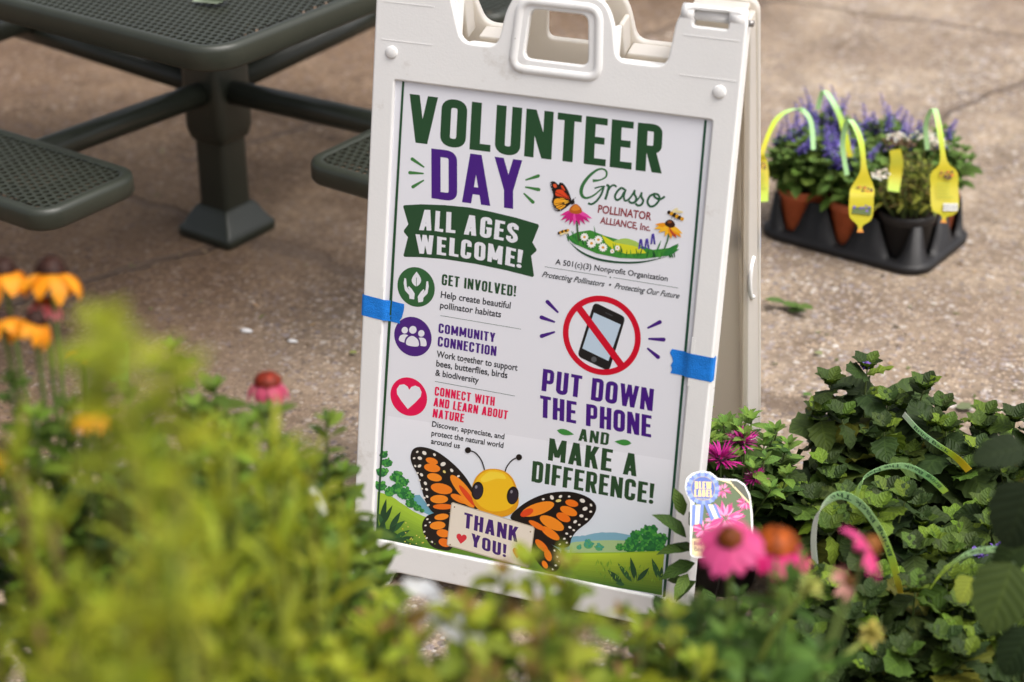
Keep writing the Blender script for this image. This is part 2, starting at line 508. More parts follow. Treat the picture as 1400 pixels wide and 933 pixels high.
def glyph(ch, t=0.175):
    W, h = 0.47, 0.145
    S = []
    if ch == 'A': W = 0.52; S = [par(t / 2 + .005, 0, W / 2 - .02, 1, t / 2), par(W - t / 2 - .005, 0, W / 2 + .02, 1, t / 2), rect(.13, .19, W - .13, .19 + h)]
    elif ch == 'B':
        S = [rect(0, 0, t, 1)] + stroke_path([(t, 1 - h / 2)] + round_poly([(t, 1 - h / 2), (W - t / 2 - .01, 1 - h / 2), (W - t / 2 - .01, .52), (t, .52)], [0, .14, .14, 0], 5)[1:], h * 1.08) \
            + stroke_path([(t, .52)] + round_poly([(t, .52), (W - t / 2 + .01, .52), (W - t / 2 + .01, h / 2), (t, h / 2)], [0, .14, .14, 0], 5)[1:], h * 1.08)
    elif ch == 'C': S = stroke_path([(W - t / 2, .66)] + round_poly([(W - t / 2, .66), (W - t / 2, 1 - h / 2), (t / 2, 1 - h / 2), (t / 2, h / 2), (W - t / 2, h / 2), (W - t / 2, .34)], [0, .16, .16, .16, .16, 0], 6)[1:], t * .95)
    elif ch == 'D': S = [rect(0, 0, t, 1)] + stroke_path(round_poly([(t * .8, 1 - h / 2), (W - t / 2, 1 - h / 2), (W - t / 2, h / 2), (t * .8, h / 2)], [0, .18, .18, 0], 7), t * .93)
    elif ch == 'E': W = .40; S = [rect(0, 0, t, 1), rect(t, 1 - h, W, 1), rect(t, .5 - h / 2 + .02, W - .04, .5 + h / 2 + .02), rect(t, 0, W, h)]
    elif ch == 'F': W = .39; S = [rect(0, 0, t, 1), rect(t, 1 - h, W, 1), rect(t, .47 - h / 2, W - .04, .47 + h / 2)]
    elif ch == 'G': S = stroke_path([(W - t / 2, .68)] + round_poly([(W - t / 2, .68), (W - t / 2, 1 - h / 2), (t / 2, 1 - h / 2), (t / 2, h / 2), (W - t / 2, h / 2), (W - t / 2, .5)], [0, .16, .16, .16, .16, 0], 6)[1:], t * .95) + [rect(W * .52, .40, W, .52)]
    elif ch == 'H': S = [rect(0, 0, t, 1), rect(W - t, 0, W, 1), rect(t, .5 - h / 2, W - t, .5 + h / 2)]
    elif ch == 'I': W = t; S = [rect(0, 0, t, 1)]
    elif ch == 'K': W = .50; S = [rect(0, 0, t, 1), par(t * .8, .36, W - t / 2 - .01, 1, t / 2), par(W - t / 2, 0, t * 1.35, .60, t / 2)]
    elif ch == 'L': W = .38; S = [rect(0, 0, t, 1), rect(t, 0, W, h)]
    elif ch == 'M': W = .64; S = [rect(0, 0, t * .95, 1), rect(W - t * .95, 0, W, 1), par(W / 2, .18, t / 2, 1, t / 2 - .005), par(W / 2, .18, W - t / 2, 1, t / 2 - .005)]
    elif ch == 'N': W = .50; S = [rect(0, 0, t * .93, 1), rect(W - t * .93, 0, W, 1), par(W - t / 2, 0, t / 2, 1, t / 2)]
    elif ch == 'O': S = ring_(0, 0, W, 1, t * .96, .17)
    elif ch == 'P': S = [rect(0, 0, t, 1)] + stroke_path(round_poly([(t * .8, 1 - h / 2), (W - t / 2, 1 - h / 2), (W - t / 2, .43), (t * .8, .43)], [0, .16, .16, 0], 6), h * 1.1)
    elif ch == 'R': S = [rect(0, 0, t, 1)] + stroke_path(round_poly([(t * .8, 1 - h / 2), (W - t / 2, 1 - h / 2), (W - t / 2, .47), (t * .8, .47)], [0, .16, .16, 0], 6), h * 1.1) + [par(W - t / 2 + .01, 0, W * .55, .46, t / 2)]
    elif ch == 'S':
        W = .45
        S = stroke_path(catmull([(W - t / 2, .70), (W - t / 2 - .005, .84), (W / 2, 1 - h / 2), (t / 2, .83), (t / 2 + .02, .64), (W / 2, .50), (W - t / 2 - .015, .36), (W - t / 2, .18), (W / 2, h / 2), (t / 2, .17), (t / 2, .31)], 5), t * .92)
    elif ch == 'T': W = .44; S = [rect(0, 1 - h, W, 1), rect(W / 2 - t / 2, 0, W / 2 + t / 2, 1 - h)]
    elif ch == 'U': S = stroke_path(round_poly([(t / 2, 1), (t / 2, h / 2), (W - t / 2, h / 2), (W - t / 2, 1)], [0, .17, .17, 0], 7), t * .97)
    elif ch == 'V': W = .52; S = [par(W / 2 - .015, 0, t / 2, 1, t / 2), par(W / 2 + .015, 0, W - t / 2, 1, t / 2)]
    elif ch == 'W': W = .74; S = [par(.215, 0, t / 2 - .01, 1, t / 2 - .01), par(.215 + .01, 0, W / 2, 1, t / 2 - .02), par(W - .225, 0, W / 2, 1, t / 2 - .02), par(W - .215, 0, W - t / 2 + .01, 1, t / 2 - .01)]
    elif ch == 'Y': W = .50; S = [rect(W / 2 - t / 2, 0, W / 2 + t / 2, .46), par(W / 2, .36, t / 2, 1, t / 2), par(W / 2, .36, W - t / 2, 1, t / 2)]
    elif ch == '!':
        W = t; S = [[(t * .12, .29), (t * .88, .29), (t, 1), (0, 1)], [(t / 2 + t * .52 * math.cos(a), .105 + .105 * math.sin(a)) for a in np.linspace(0, 2 * math.pi, 12, endpoint=False)]]
    elif ch == ',': W = t * .8; S = [par(.03, -.14, .08, .15, .06)]
    elif ch == ' ': W = .22
    return W, S

def caps_polys(txt, t=0.175, gap=0.085):
    x, out = 0.0, []
    for ch in txt:
        W, S = glyph(ch, t)
        for q in S: out.append([(x + a, b) for a, b in q])
        x += W + gap
    x -= gap
    return [[(a / x, b) for a, b in q] for q in out]

_cap = {}
def font_tris(txt, bold=0.0, shear=0.0):
    """built-in font as triangles, x normalised to 0..1, y in cap heights"""
    def raw(s):
        cu = bpy.data.curves.new("lettering", 'FONT')
        cu.body = s; cu.size = 1; cu.resolution_u = 3; cu.offset = bold; cu.shear = shear
        o = bpy.data.objects.new("lettering", cu)
        me = bpy.data.meshes.new_from_object(o)
        V = np.array([v.co[:2] for v in me.vertices]); F = [tuple(p.vertices) for p in me.polygons]
        bpy.data.objects.remove(o); bpy.data.curves.remove(cu); bpy.data.meshes.remove(me)
        return V, F
    key = (bold, shear)
    if key not in _cap:
        _cap[key] = raw("H")[0][:, 1].max()
    V, F = raw(txt)
    V = V.copy(); V[:, 0] -= V[:, 0].min(); V[:, 0] /= V[:, 0].max(); V[:, 1] /= _cap[key]
    return V, F

class Art:
    """flat print: coloured shapes given in measured photo points, laid on the board in thin ink layers"""
    def __init__(s, mapf, z0=0.0, dz=1.2e-5):
        s.m, s.mb, s.z, s.dz = mapf, MB(), z0, dz
    def poly(s, pts, c, dz=None, grad=None):
        s.z += s.dz if dz is None else dz
        q = [s.m(p) for p in pts]
        vs_ = [(a, b, s.z) for a, b in q]
        if len(vs_) <= 4:
            s.mb.add(vs_, [tuple(range(len(vs_)))], c, False, vcol=[grad(p) for p in pts] if grad else None)
        else:
            from mathutils.geometry import tessellate_polygon
            tri = tessellate_polygon([[Vector((a, b, 0)) for a, b, _ in vs_]])
            vc = [grad(p) for p in pts] if grad else None
            s.mb.add(vs_, [tuple(t) for t in tri], c, False, vcol=vc)
    def strokes(s, polys, c, frame=None):
        z0 = s.z
        for i, q in enumerate(polys):
            s.z = z0 + 3e-6 * (1 + i % 6)
            if frame:
                bl, br, tl = [np.array(v, float) for v in frame]
                q = [bl + a * (br - bl) + b * (tl - bl) for a, b in q]
            s.poly(q, c, 0)
        s.z = z0 + 2.1e-5
    def caps(s, txt, bl, br, tl, c, t=0.175, gap=0.085):
        s.strokes(caps_polys(txt, t, gap), c, (bl, br, tl))
    def text(s, txt, bl, br, tl, c, bold=0.01, shear=0.0):
        V, F = font_tris(txt, bold, shear)
        s.z += 6e-6
        bl, br, tl = [np.array(v, float) for v in (bl, br, tl)]
        q = [s.m(bl + a * (br - bl) + b * (tl - bl)) for a, b in V]
        s.mb.add([(a, b, s.z) for a, b in q], F, c, False)
    def line(s, pts, wd, c):
        s.strokes(stroke_path(pts, wd), c)
    def ell(s, c0, rx, ry, ang, c, n=18, grad=None):
        ca, sa = math.cos(math.radians(ang)), math.sin(math.radians(ang))
        s.poly([(c0[0] + rx * math.cos(a) * ca - ry * math.sin(a) * sa, c0[1] + rx * math.cos(a) * sa + ry * math.sin(a) * ca)
                for a in np.linspace(0, 2 * math.pi, n, endpoint=False)], c, grad=grad)
    def disc(s, c0, edge, c, n=40, inner=None):
        """true circle on the board through a measured edge point"""
        x, y = s.m(c0); ex, ey = s.m(edge); r = math.hypot(ex - x, ey - y)
        s.z += 4e-6
        an = np.linspace(0, 2 * math.pi, n, endpoint=False)
        if inner is None:
            s.mb.add([(x + r * math.cos(a), y + r * math.sin(a), s.z) for a in an], [tuple(range(n))], c, False)
        else:
            vs_ = [(x + k * r * math.cos(a), y + k * r * math.sin(a), s.z) for k in (inner, 1) for a in an]
            s.mb.add(vs_, [(i, (i + 1) % n, n + (i + 1) % n, n + i) for i in range(n)], c, False)
    def smooth(s, pts, c, n=5, grad=None):
        s.poly([tuple(q) for q in catmull(pts, n, True)], c, grad=grad)
    def drop(s, a, b, w0, w1, c):
        """rounded stroke that widens from a to b"""
        a, b = np.array(a, float), np.array(b, float); d = (b - a) / np.linalg.norm(b - a); n_ = np.array([-d[1], d[0]])
        pts = [a + (n_ * math.cos(t) - d * math.sin(t)) * w0 / 2 for t in np.linspace(0, math.pi, 6)] + \
              [b + (-n_ * math.cos(t) + d * math.sin(t)) * w1 / 2 for t in np.linspace(0, math.pi, 6)]
        s.poly(pts, c)
    def leafshape(s, a, b, wd, c, n=7):
        a, b = np.array(a, float), np.array(b, float); d = b - a; n_ = np.array([-d[1], d[0]]) / np.linalg.norm(d)
        t = np.linspace(0, 1, n)
        up = [a + d * q + n_ * wd / 2 * math.sin(math.pi * q ** .8) for q in t]
        dn = [a + d * q - n_ * wd / 2 * math.sin(math.pi * q ** .8) for q in t[::-1][1:-1]]
        s.poly(up + dn, c)
    def build(s, name, parent, mat=None):
        return s.mb.build(name, mat or MAT["ink"], parent)

# ================================================================== ground
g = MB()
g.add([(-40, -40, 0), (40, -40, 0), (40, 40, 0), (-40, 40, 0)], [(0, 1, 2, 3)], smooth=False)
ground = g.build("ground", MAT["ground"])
tag(ground, "pinkish beige washed concrete paving with pebbles showing and dark joints", "ground", kind="structure")

# ================================================================== A-frame sign
sign = empty("a_frame_sign", (0, 0, 0), label="white plastic A-frame sidewalk sign carrying the volunteer day poster", cat="sign")
# board space: x right, y up along the board, z out of the front face
FRONT = Matrix.Rotation(math.pi / 2 - TILT, 4, 'X')
SH, TH = 1.10, 0.014
APEX_Y = SH * math.sin(TILT) + 0.040
def mirror_panel(px):
    return Matrix.Translation((0, 2 * APEX_Y, 0)) @ Matrix.Rotation(math.pi, 4, 'Z') @ Matrix.Rotation(math.pi / 2 - TILT, 4, 'X')
BACK = mirror_panel(0)
outline = [(-.316, -.004), (-.243, -.004), (-.232, .028), (.232, .028), (.243, -.004), (.316, -.004),
           (.319, .55), (.321, 1.085), (.312, 1.100), (.221, 1.100), (.205, 1.075), (.196, .998),
           (.110, .998), (.100, 1.062), (.080, 1.096), (-.066, 1.096), (-.086, 1.062), (-.097, .998),
           (-.162, .998), (-.186, 1.075), (-.200, 1.100), (-.312, 1.100), (-.321, 1.085), (-.319, .55)]
rad = [.008, .008, .012, .012, .008, .008, .2, .012, .012, .025, .03, .02, .02, .04, .03, .03, .04, .02, .02, .03, .025, .012, .012, .2]
OUT = round_poly(outline, rad, 5)
WIN = (-.2795, .085, .2795, .921)
win_hole = round_poly([(WIN[0], WIN[1]), (WIN[2], WIN[1]), (WIN[2], WIN[3]), (WIN[0], WIN[3])], [.012, .012, .004, .004], 4)
hand = round_poly([(-.050, .984), (.063, .984), (.056, 1.066), (-.043, 1.066)], .014, 5)
def panel(name, M4, front):
    m_ = 1 if front else -1
    mir = lambda ring: [(m_ * q[0], q[1]) for q in ring][::m_]
    e = slab(name, mir(OUT), [mir(win_hole), mir(hand)] + [mir(round_poly([(cx - .029, 1.068), (cx + .029, 1.068), (cx + .029, 1.0945), (cx - .029, 1.0945)], .004, 3)) for cx in (.262, -.256)], TH, .0035, MAT["white" if front else "thin_white"], sign, M4 @ Matrix.Translation((0, 0, -TH / 2)))
    # side and top flanges behind the face
    fl = MB()
    D = .036
    for sx in (-1, 1):
        for (s0, s1) in ((-.001, 1.083),):
            x = sx * .3105
            d0, d1 = (D, D) if front else (.092, .030)          # the rear legs are deeper towards the ground
            q_ = [(x + ex * .0055, s_, z_) for s_, d_ in ((s0, d0), (s1, d1)) for ex, z_ in ((-1, -TH + .001), (1, -TH + .001), (1, -TH - d_), (-1, -TH - d_))]
            fl.add(q_, [(3, 2, 1, 0), (4, 5, 6, 7), (0, 1, 5, 4), (1, 2, 6, 5), (2, 3, 7, 6), (3, 0, 4, 7)], smooth=False)
            fl.box((sx * .298, (s0 + s1) / 2 - .02, -TH - .009), (.0135, s1 - s0 - .06, .018))
    for (x0, x1, s) in ((-.30, .30, .036), (-.160, -.092, .9985), (.105, .194, .9985)):
        fl.box((m_ * (x0 + x1) / 2, s - .006, -TH - D / 2), (x1 - x0, .009, D))
    for x, s0, s1 in ((-.084, .99, 1.05), (.0985, .99, 1.05), (-.186, .99, 1.07), (.211, .99, 1.07)):
        fl.box((m_ * x * .985, (s0 + s1) / 2, -TH - D / 2), (.008, s1 - s0, D))
    fl.box((m_ * .007, 1.086, -TH - D / 2), (.125, .008, D))
    fl.box((m_ * -.255, 1.092, -TH - D / 2), (.11, .009, D)); fl.box((m_ * .262, 1.092, -TH - D / 2), (.09, .009, D))
    f = fl.build("flange", MAT["white" if front else "thin_white"], e)
    f.matrix_local = Matrix.Translation((0, 0, TH / 2))
    bv = f.modifiers.new("round", 'BEVEL'); bv.width = .0025; bv.segments = 2
    return e
fp = panel("front_board", FRONT, True)
bp_ = panel("back_board", BACK, False)
# raised border, hinge wells, round bosses and moulded handle rim on the front face
det = MB()
def frame_box(x0, s0, x1, s1, z0, z1):
    det.box(((x0 + x1) / 2, (s0 + s1) / 2, (z0 + z1) / 2), (x1 - x0, s1 - s0, z1 - z0))
rim = MB()
hand_c = round_poly([(-.069, .966), (.082, .966), (.075, 1.079), (-.061, 1.079)], .022, 6)
def rim_ring(path, wd, h):
    N = len(path); vs_ = []
    for i in range(N):
        p = np.array(path[i]); a = np.array(path[i - 1]); b = np.array(path[(i + 1) % N])
        t = b - a; t /= np.linalg.norm(t); n_ = np.array([t[1], -t[0]])
        for o_, z in ((-wd, -.001), (-wd * .55, h * .8), (0, h), (wd * .55, h * .8), (wd, -.001)):
            vs_.append((*(p + n_ * o_), z))
    rim.add(vs_, [(i * 5 + k, i * 5 + k + 1, ((i + 1) % N) * 5 + k + 1, ((i + 1) % N) * 5 + k) for i in range(N) for k in range(4)])
rim_ring(hand_c, .0085, .004)
ro = rim.build("handle_rim", MAT["white"], fp); ro.matrix_local = Matrix.Translation((0, 0, TH / 2))
for sx in (-1, 1):
    for nm, s, x in (("boss", .968, .287),):
        b_ = MB(); b_.lathe([(0.0001, .0035), (.0085, .0035), (.0105, .002), (.0115, -.001)], (sx * x, s, 0), 24)
        bo = b_.build("boss", MAT["white"], fp); bo.matrix_local = Matrix.Translation((0, 0, TH / 2))
    # hinge roll on top of each shoulder: recess with a rounded bar
    h_ = MB(); cx = .262 if sx > 0 else -.256
    h_.tube([(cx - .050, 1.086, -.0145), (cx - .029, 1.086, -.0145)], .0160, seg=24)
    h_.tube([(cx + .029, 1.086, -.0145), (cx + .054, 1.086, -.0145)], .0160, seg=24)
    h_.tube([(cx - .032, 1.086, -.016), (cx + .032, 1.086, -.016)], .0105, seg=18)
    ho = h_.build("hinge", MAT["white"], fp); ho.matrix_local = Matrix.Translation((0, 0, TH / 2))
    pn = MB(); pn.tube([(sx * .314, 1.078, -.030), (sx * .3245, 1.078, -.030)], .0055, seg=10)
    po = pn.build("hinge_pin", MAT["bolt"], fp); po.matrix_local = Matrix.Translation((0, 0, TH / 2))
    # panel lines moulded in the shoulder
    ln = MB()
    for s in (1.052, .988):
        ln = MB(); ln.box((cx + sx * .004, s, -.0004), (.094, .0014, .0018))
        lo = ln.build("moulded_line", MAT["white"], fp); lo.matrix_local = Matrix.Translation((0, 0, TH / 2))
    # retaining clips at the window edge, half under the tape
    ck = MB(); ck.box((sx * .2835, .515, -.0018), (.006, .085, .004))
    co_ = ck.build("retaining_clip", MAT["white"], fp); co_.matrix_local = Matrix.Translation((0, 0, TH / 2))
# hand slot in the back board's side flange
sl = MB()
sl.tube(catmull([(-.3165, .610, -TH - .030), (-.3170, .600, -TH - .050), (-.3170, .570, -TH - .058), (-.3170, .540, -TH - .052), (-.3165, .525, -TH - .034)], 5), .0045, seg=8)
so = sl.build("side_grip", MAT["white"], bp_); so.matrix_local = Matrix.Translation((0, 0, TH / 2))

# ---- the poster: a thin sheet recessed in the window, with its print
RECESS = -.006
po = MB()
WH = lin("e4e4ea")
po.add([(WIN[0] - .004, WIN[1] - .004, 0), (WIN[2] + .004, WIN[1] - .004, 0), (WIN[2] + .004, WIN[3] + .004, 0), (WIN[0] - .004, WIN[3] + .004, 0),
        (WIN[0] - .004, WIN[1] - .004, -.003), (WIN[2] + .004, WIN[1] - .004, -.003), (WIN[2] + .004, WIN[3] + .004, -.003), (WIN[0] - .004, WIN[3] + .004, -.003)],
       [(0, 1, 2, 3), (7, 6, 5, 4), (0, 4, 5, 1), (1, 5, 6, 2), (2, 6, 7, 3), (3, 7, 4, 0)], WH, False)
poster = po.build("poster", MAT["ink"], sign)
poster.matrix_local = FRONT @ Matrix.Translation((0, 0, RECESS))
bkp = MB(); bkp.box((0, (WIN[1] + WIN[3]) / 2, 0), (WIN[2] - WIN[0] + .008, WIN[3] - WIN[1] + .008, .004))
bk = bkp.build("blank_insert", MAT["thin_white"], sign); bk.matrix_local = BACK @ Matrix.Translation((0, 0, -.009))
Z0 = 2e-4
GREEN, PURPLE, PINK, RED, BLACK = lin("23492a"), lin("45197c"), lin("e3054f"), lin("cc0d2b"), lin("1e1f24")
MIDG = lin("3f7b3d")
def art(z=Z0, dz=1.2e-5): return Art(P, z, dz)

# meadow along the foot of the poster
a = art(1e-4, 8e-7)
def sky_grad(p):
    t = min(1, max(0, (p[1] - 640) / 150)); c0, c1 = np.array(lin("ececf2")), np.array(lin("cfdfea"))
    return tuple(c0 + (c1 - c0) * t)
a.poly([(528, 570), (925, 632), (906, 816), (513, 734)], WH, grad=sky_grad)
z8 = Z(500, 600, 5.83)
z7 = Z(750, 670, 6.218)
def jig(pts, amp, n=4):
    q = catmull(pts, n); return [(x + random.uniform(-amp, amp), y + random.uniform(-amp, amp)) for x, y in q]
# far blue hills
a.poly([z7(-700, 470)] + jig([z7(-300, 450), z7(180, 410), z7(300, 395), z7(450, 372), z7(560, 375), z7(700, 395), z7(850, 420), z7(985, 430)], .6) + [z7(980, 560), z7(180, 520)], lin("7fb0c4"))
a.poly([z7(170, 470)] + jig([z7(190, 455), z7(400, 438), z7(700, 440), z7(985, 470)], .4) + [z7(975, 600), z7(170, 560)], lin("a9c58a"))
a.poly([z8(360, 460), z8(420, 455), z8(470, 520), z8(540, 590), z8(540, 640), z8(380, 560)], lin("6fa9bd"))
def band(a, top, bot, c0, c1, n_=12):
    c0, c1 = np.array(lin(c0)), np.array(lin(c1)); T_ = [np.array(q, float) for q in top]; B_ = [np.array(q, float) for q in bot]
    for j in range(n_):
        u0, u1 = j / n_, (j + 1) / n_
        for i in range(len(T_) - 1):
            f_ = lambda k, u: tuple(T_[k] + (B_[k] - T_[k]) * u)
            k_ = 1 + random.uniform(-.05, .05)
            a.poly([f_(i, u0), f_(i + 1, u0), f_(i + 1, u1), f_(i, u1)], tuple((c0 + (c1 - c0) * (j + .5) / n_) * k_))
def bush_print(a, cx, cy, r, cols, k=14):
    a.ell((cx, cy + r * .1), r * .72, r * .62, 0, cols[-1], 10)
    for i in range(k * 2):
        an, rr = random.uniform(0, 6.28), r * math.sqrt(random.random()) * .75
        q = (cx + rr * math.cos(an), cy + rr * math.sin(an) * .8)
        a.ell(q, r * random.uniform(.12, .26), r * random.uniform(.10, .24), random.uniform(0, 90), random.choice(cols), 9)
dk = [lin("2f7d3c"), lin("3f9440"), lin("57a845"), lin("246b3a")]
for x, y, r in ((250, 495, 30), (330, 470, 55), (420, 495, 45)):
    bush_print(a, *z7(x, y), r / 6.2 * 1.05, [lin("3f9a86"), lin("4fa79a"), lin("58a56c")], 9)
for x, y, r in ((740, 400, 75), (850, 360, 90), (860, 460, 110), (950, 420, 70), (690, 480, 90), (600, 495, 45), (780, 490, 70), (950, 500, 60)):
    bush_print(a, *z7(x, y), r / 6.2, dk, 16)
a.poly([z7(150, 545), z7(300, 543), z7(600, 540), z7(975, 528), z7(950, 905), z7(700, 860), z7(-260, 690), z7(-200, 560)], lin("9cc02f"))
band(a, [z7(-100, 560), z7(300, 553), z7(600, 548), z7(974, 540)], [z7(-160, 700), z7(200, 790), z7(600, 845), z7(955, 904)], "b9d13a", "3c6a24", 16)
# left slope, trees
a.poly([z8(85, 430)] + jig([z8(95, 435), z8(200, 470), z8(330, 560), z8(480, 640), z8(600, 690), z8(800, 760), z8(1500, 900)], .4) + [z8(1500, 1080), z8(800, 940), z8(560, 900), z8(70, 795)], lin("a6c93a"))
band(a, [z8(87, 470), z8(250, 530), z8(480, 670), z8(800, 790), z8(1500, 930)], [z8(72, 795), z8(230, 825), z8(480, 880), z8(800, 940), z8(1500, 1080)], "a9cc3c", "4f7d29", 12)
for x, y, r in ((135, 130, 45), (160, 195, 55), (120, 270, 60), (110, 380, 60), (180, 430, 55), (240, 310, 65), (290, 350, 55), (240, 400, 70), (300, 440, 70), (345, 460, 45), (350, 520, 55), (400, 555, 40), (440, 580, 25)):
    bush_print(a, *z8(x, y), r / 5.83, dk, 13)
a.poly([z8(75, 700), z8(200, 740), z8(330, 830), z8(460, 880), z8(520, 893), z8(70, 795)], lin("2d5125"))
for x0, y0, x1, y1, wd in ((110, 700, 155, 485, 45), (120, 700, 205, 537, 38), (180, 740, 270, 588, 45), (150, 740, 85, 590, 38), (170, 760, 305, 660, 48), (220, 800, 345, 735, 38), (100, 770, 140, 640, 42), (260, 810, 380, 790, 30), (150, 790, 240, 690, 40)):
    a.leafshape(z8(x0, y0), z8(x1, y1), wd / 5.83, random.choice([lin("1f4426"), lin("2a5a30"), lin("244c2b")]))
for x0, y0, x1, y1, wd in ((620, 805, 495, 690, 50), (700, 790, 580, 630, 42), (735, 785, 688, 580, 46), (745, 785, 850, 668, 42), (940, 780, 870, 590, 48), (950, 760, 955, 660, 30), (640, 815, 560, 800, 30)):
    a.leafshape(z7(x0, y0), z7(x1, y1), wd / 6.2, random.choice([lin("234b2c"), lin("2c5a33")]))
for i in range(60):
    x, y = random.uniform(380, 950), random.uniform(640, 800); q = z7(x, y)
    a.leafshape(q, (q[0] + random.uniform(-3, 3), q[1] - random.uniform(4, 9)), 1.2, random.choice([lin("7fa832"), lin("5c8f2d"), lin("95b93a")]), 5)
for i in range(40):
    x, y = random.uniform(260, 560), random.uniform(640, 860); q = z8(x, y)
    if y < 560 + (x - 100) * .55: continue
    a.ell(q, .9, .9, 0, random.choice([lin("e4cf3a"), lin("e9d76a"), lin("6f9a2a")]), 6)
a.build("meadow_picture", poster)

# green side rules
a = art(8e-4, 2e-6)
a.poly([(548.2, 112), (551.2, 112.5), (533, 440), (515.6, 715), (517.5, 731), (526, 739.5), (513, 737), (512.2, 731)], lin("1e4a2c"))
a.build("border_rule", poster)
a = art(8e-4, 2e-6)
a.poly([(962, 165), (965.4, 165.5), (908.3, 819), (904.8, 818)], lin("1e4a36"))
a.build("border_rule", poster)

# headline
a = art(1.5e-4, 2e-6)
a.caps("VOLUNTEER", (554.8, 194.6), (902.6, 238.2), (558.2, 129.2), GREEN, .185, .075)
zb = Z(520, 190, 4.667)
a.caps("DAY", zb(318, 383), zb(899, 459), zb(317, 65), PURPLE, .165, .075)
for q0, q1 in (((268, 183), (195, 133)), ((264, 225), (180, 220)), ((266, 270), (200, 310)), ((922, 266), (1000, 241)), ((920, 312), (1003, 328)), ((910, 354), (966, 408))):
    a.drop(zb(*q0), zb(*q1), 10 / 4.667, 22 / 4.667, MIDG)
a.build("headline_lettering", poster)

# ribbon
a = art(1.5e-4, 2e-6)
a.poly([zb(*q) for q in ((143, 428), (250, 422), (400, 427), (560, 442), (700, 470), (860, 508), (1000, 550), (1005, 562), (963, 665), (990, 712), (987, 722), (955, 750), (973, 880), (963, 887), (800, 845), (600, 803), (400, 772), (250, 760), (145, 758), (139, 748), (168, 632), (142, 600), (142, 588), (170, 550), (137, 436))], lin("24492b"))
a.z += 1e-5
for ch, bl, br, tl in (("A", (238, 587), (318, 590), (252, 456)), ("L", (338, 592), (392, 600), (345, 463)), ("L", (410, 601), (470, 607), (414, 470)),
                       ("A", (524, 613), (604, 625), (538, 487)), ("G", (625, 628), (700, 638), (633, 502)), ("E", (716, 643), (778, 655), (727, 520)), ("S", (792, 658), (866, 672), (805, 537))):
    a.caps(ch, zb(*bl), zb(*br), zb(*tl), WH, .2)
for ch, bl, br, tl in (("W", (222, 735), (338, 744), (216, 613)), ("E", (352, 742), (411, 751), (355, 627)), ("L", (430, 749), (490, 760), (436, 634)), ("C", (502, 760), (570, 772), (510, 645)),
                       ("O", (590, 774), (660, 786), (595, 658)), ("M", (675, 785), (768, 808), (683, 670)), ("E", (788, 808), (850, 824), (797, 692)), ("!", (860, 824), (892, 832), (872, 708))):
    a.caps(ch, zb(*bl), zb(*br), zb(*tl), WH, .2)
a.build("welcome_banner", poster)

# three round badges
zi = Z(520, 350, 3.89)
a = art(1.5e-4, 2e-6)
a.disc(zi(183, 170), zi(283, 180), lin("2f6036"))
a.z += 6e-6
a.leafshape(zi(184, 168), zi(186, 88), 50 / 3.89, WH, 11); a.line([zi(184, 184), zi(185, 120)], 3 / 3.89, lin("2f6036"))
for dx in (1, -1):
    f = (lambda x, y: zi(184 + (x - 184) * 1, y)) if dx == 1 else (lambda x, y: zi(184 - (x - 184), y + 16))
    a.poly([f(148, 232), f(173, 236), f(176, 205), f(160, 180), f(145, 165), f(140, 172), f(150, 190), f(134, 168), f(130, 125), f(121, 122), f(117, 150), f(124, 188), f(146, 212)], WH)
a.build("badge_icon", poster)
a = art(1.5e-4, 2e-6)
a.disc(zi(166, 434), zi(266, 445), lin("4a2079"))
a.z += 6e-6
for x, y, k in ((123, 400, .85), (211, 417, .85)):
    a.ell(zi(x, y), 17 / 3.89, 18 / 3.89, 10, WH); a.smooth([zi(x - 28, y + 57), zi(x - 25, y + 30), zi(x, y + 22), zi(x + 23, y + 33), zi(x + 24, y + 68)], WH)
a.ell(zi(166, 398), 25 / 3.89, 26 / 3.89, 10, lin("4a2079")); a.ell(zi(166, 398), 20 / 3.89, 21 / 3.89, 10, WH)
a.smooth([zi(124, 482), zi(128, 440), zi(163, 422), zi(200, 445), zi(204, 490), zi(165, 490)], lin("4a2079"))
a.smooth([zi(131, 475), zi(136, 445), zi(163, 430), zi(192, 450), zi(197, 483), zi(165, 486)], WH)
a.build("badge_icon", poster)
a = art(1.5e-4, 2e-6)
a.disc(zi(144, 754), zi(242, 764), PINK)
a.z += 6e-6
def heart(a, f, c): a.poly([f(*q) for q in ((0, 1), (-.55, .42), (-.95, -.1), (-1, -.5), (-.8, -.85), (-.45, -.95), (-.15, -.8), (0, -.55), (.15, -.8), (.45, -.95), (.8, -.85), (1, -.5), (.95, -.1), (.55, .42))], c)
heart(a, lambda x, y: zi(144 + x * 66 - y * 5, 754 + y * 66 + x * 8), WH)
a.build("badge_icon", poster)

# body copy beside the badges
a = art(1.5e-4, 2e-6)
ze = Z(490, 340, 4.24)
TX = lin("24262c")
a.caps("GET INVOLVED!", ze(474, 214), ze(905, 284), ze(478, 152), lin("24492b"), .19, .10)
a.text("Help create beautiful", ze(469, 288), ze(874, 353), ze(473, 250), TX, .018)
a.text("pollinator habitats", ze(465, 349), ze(819, 404), ze(469, 312), TX, .018)
a.line([ze(468, 393), ze(935, 472)], .55, lin("3c5a48"))
a.caps("COMMUNITY", ze(456, 492), ze(785, 549), ze(459, 438), PURPLE, .19, .10)
a.caps("CONNECTION", ze(451, 570), ze(791, 629), ze(455, 514), PURPLE, .19, .10)
a.text("Work together to support", ze(445, 633), ze(915, 714), ze(448, 596), TX, .018)
a.text("bees, butterflies, birds", ze(443, 687), ze(856, 757), ze(446, 650), TX, .018)
a.text("& biodiversity", ze(438, 740), ze(690, 786), ze(441, 705), TX, .018)
a.line([ze(436, 775), ze(900, 860)], .55, lin("3c5a48"))
zf = Z(470, 500, 3.01)
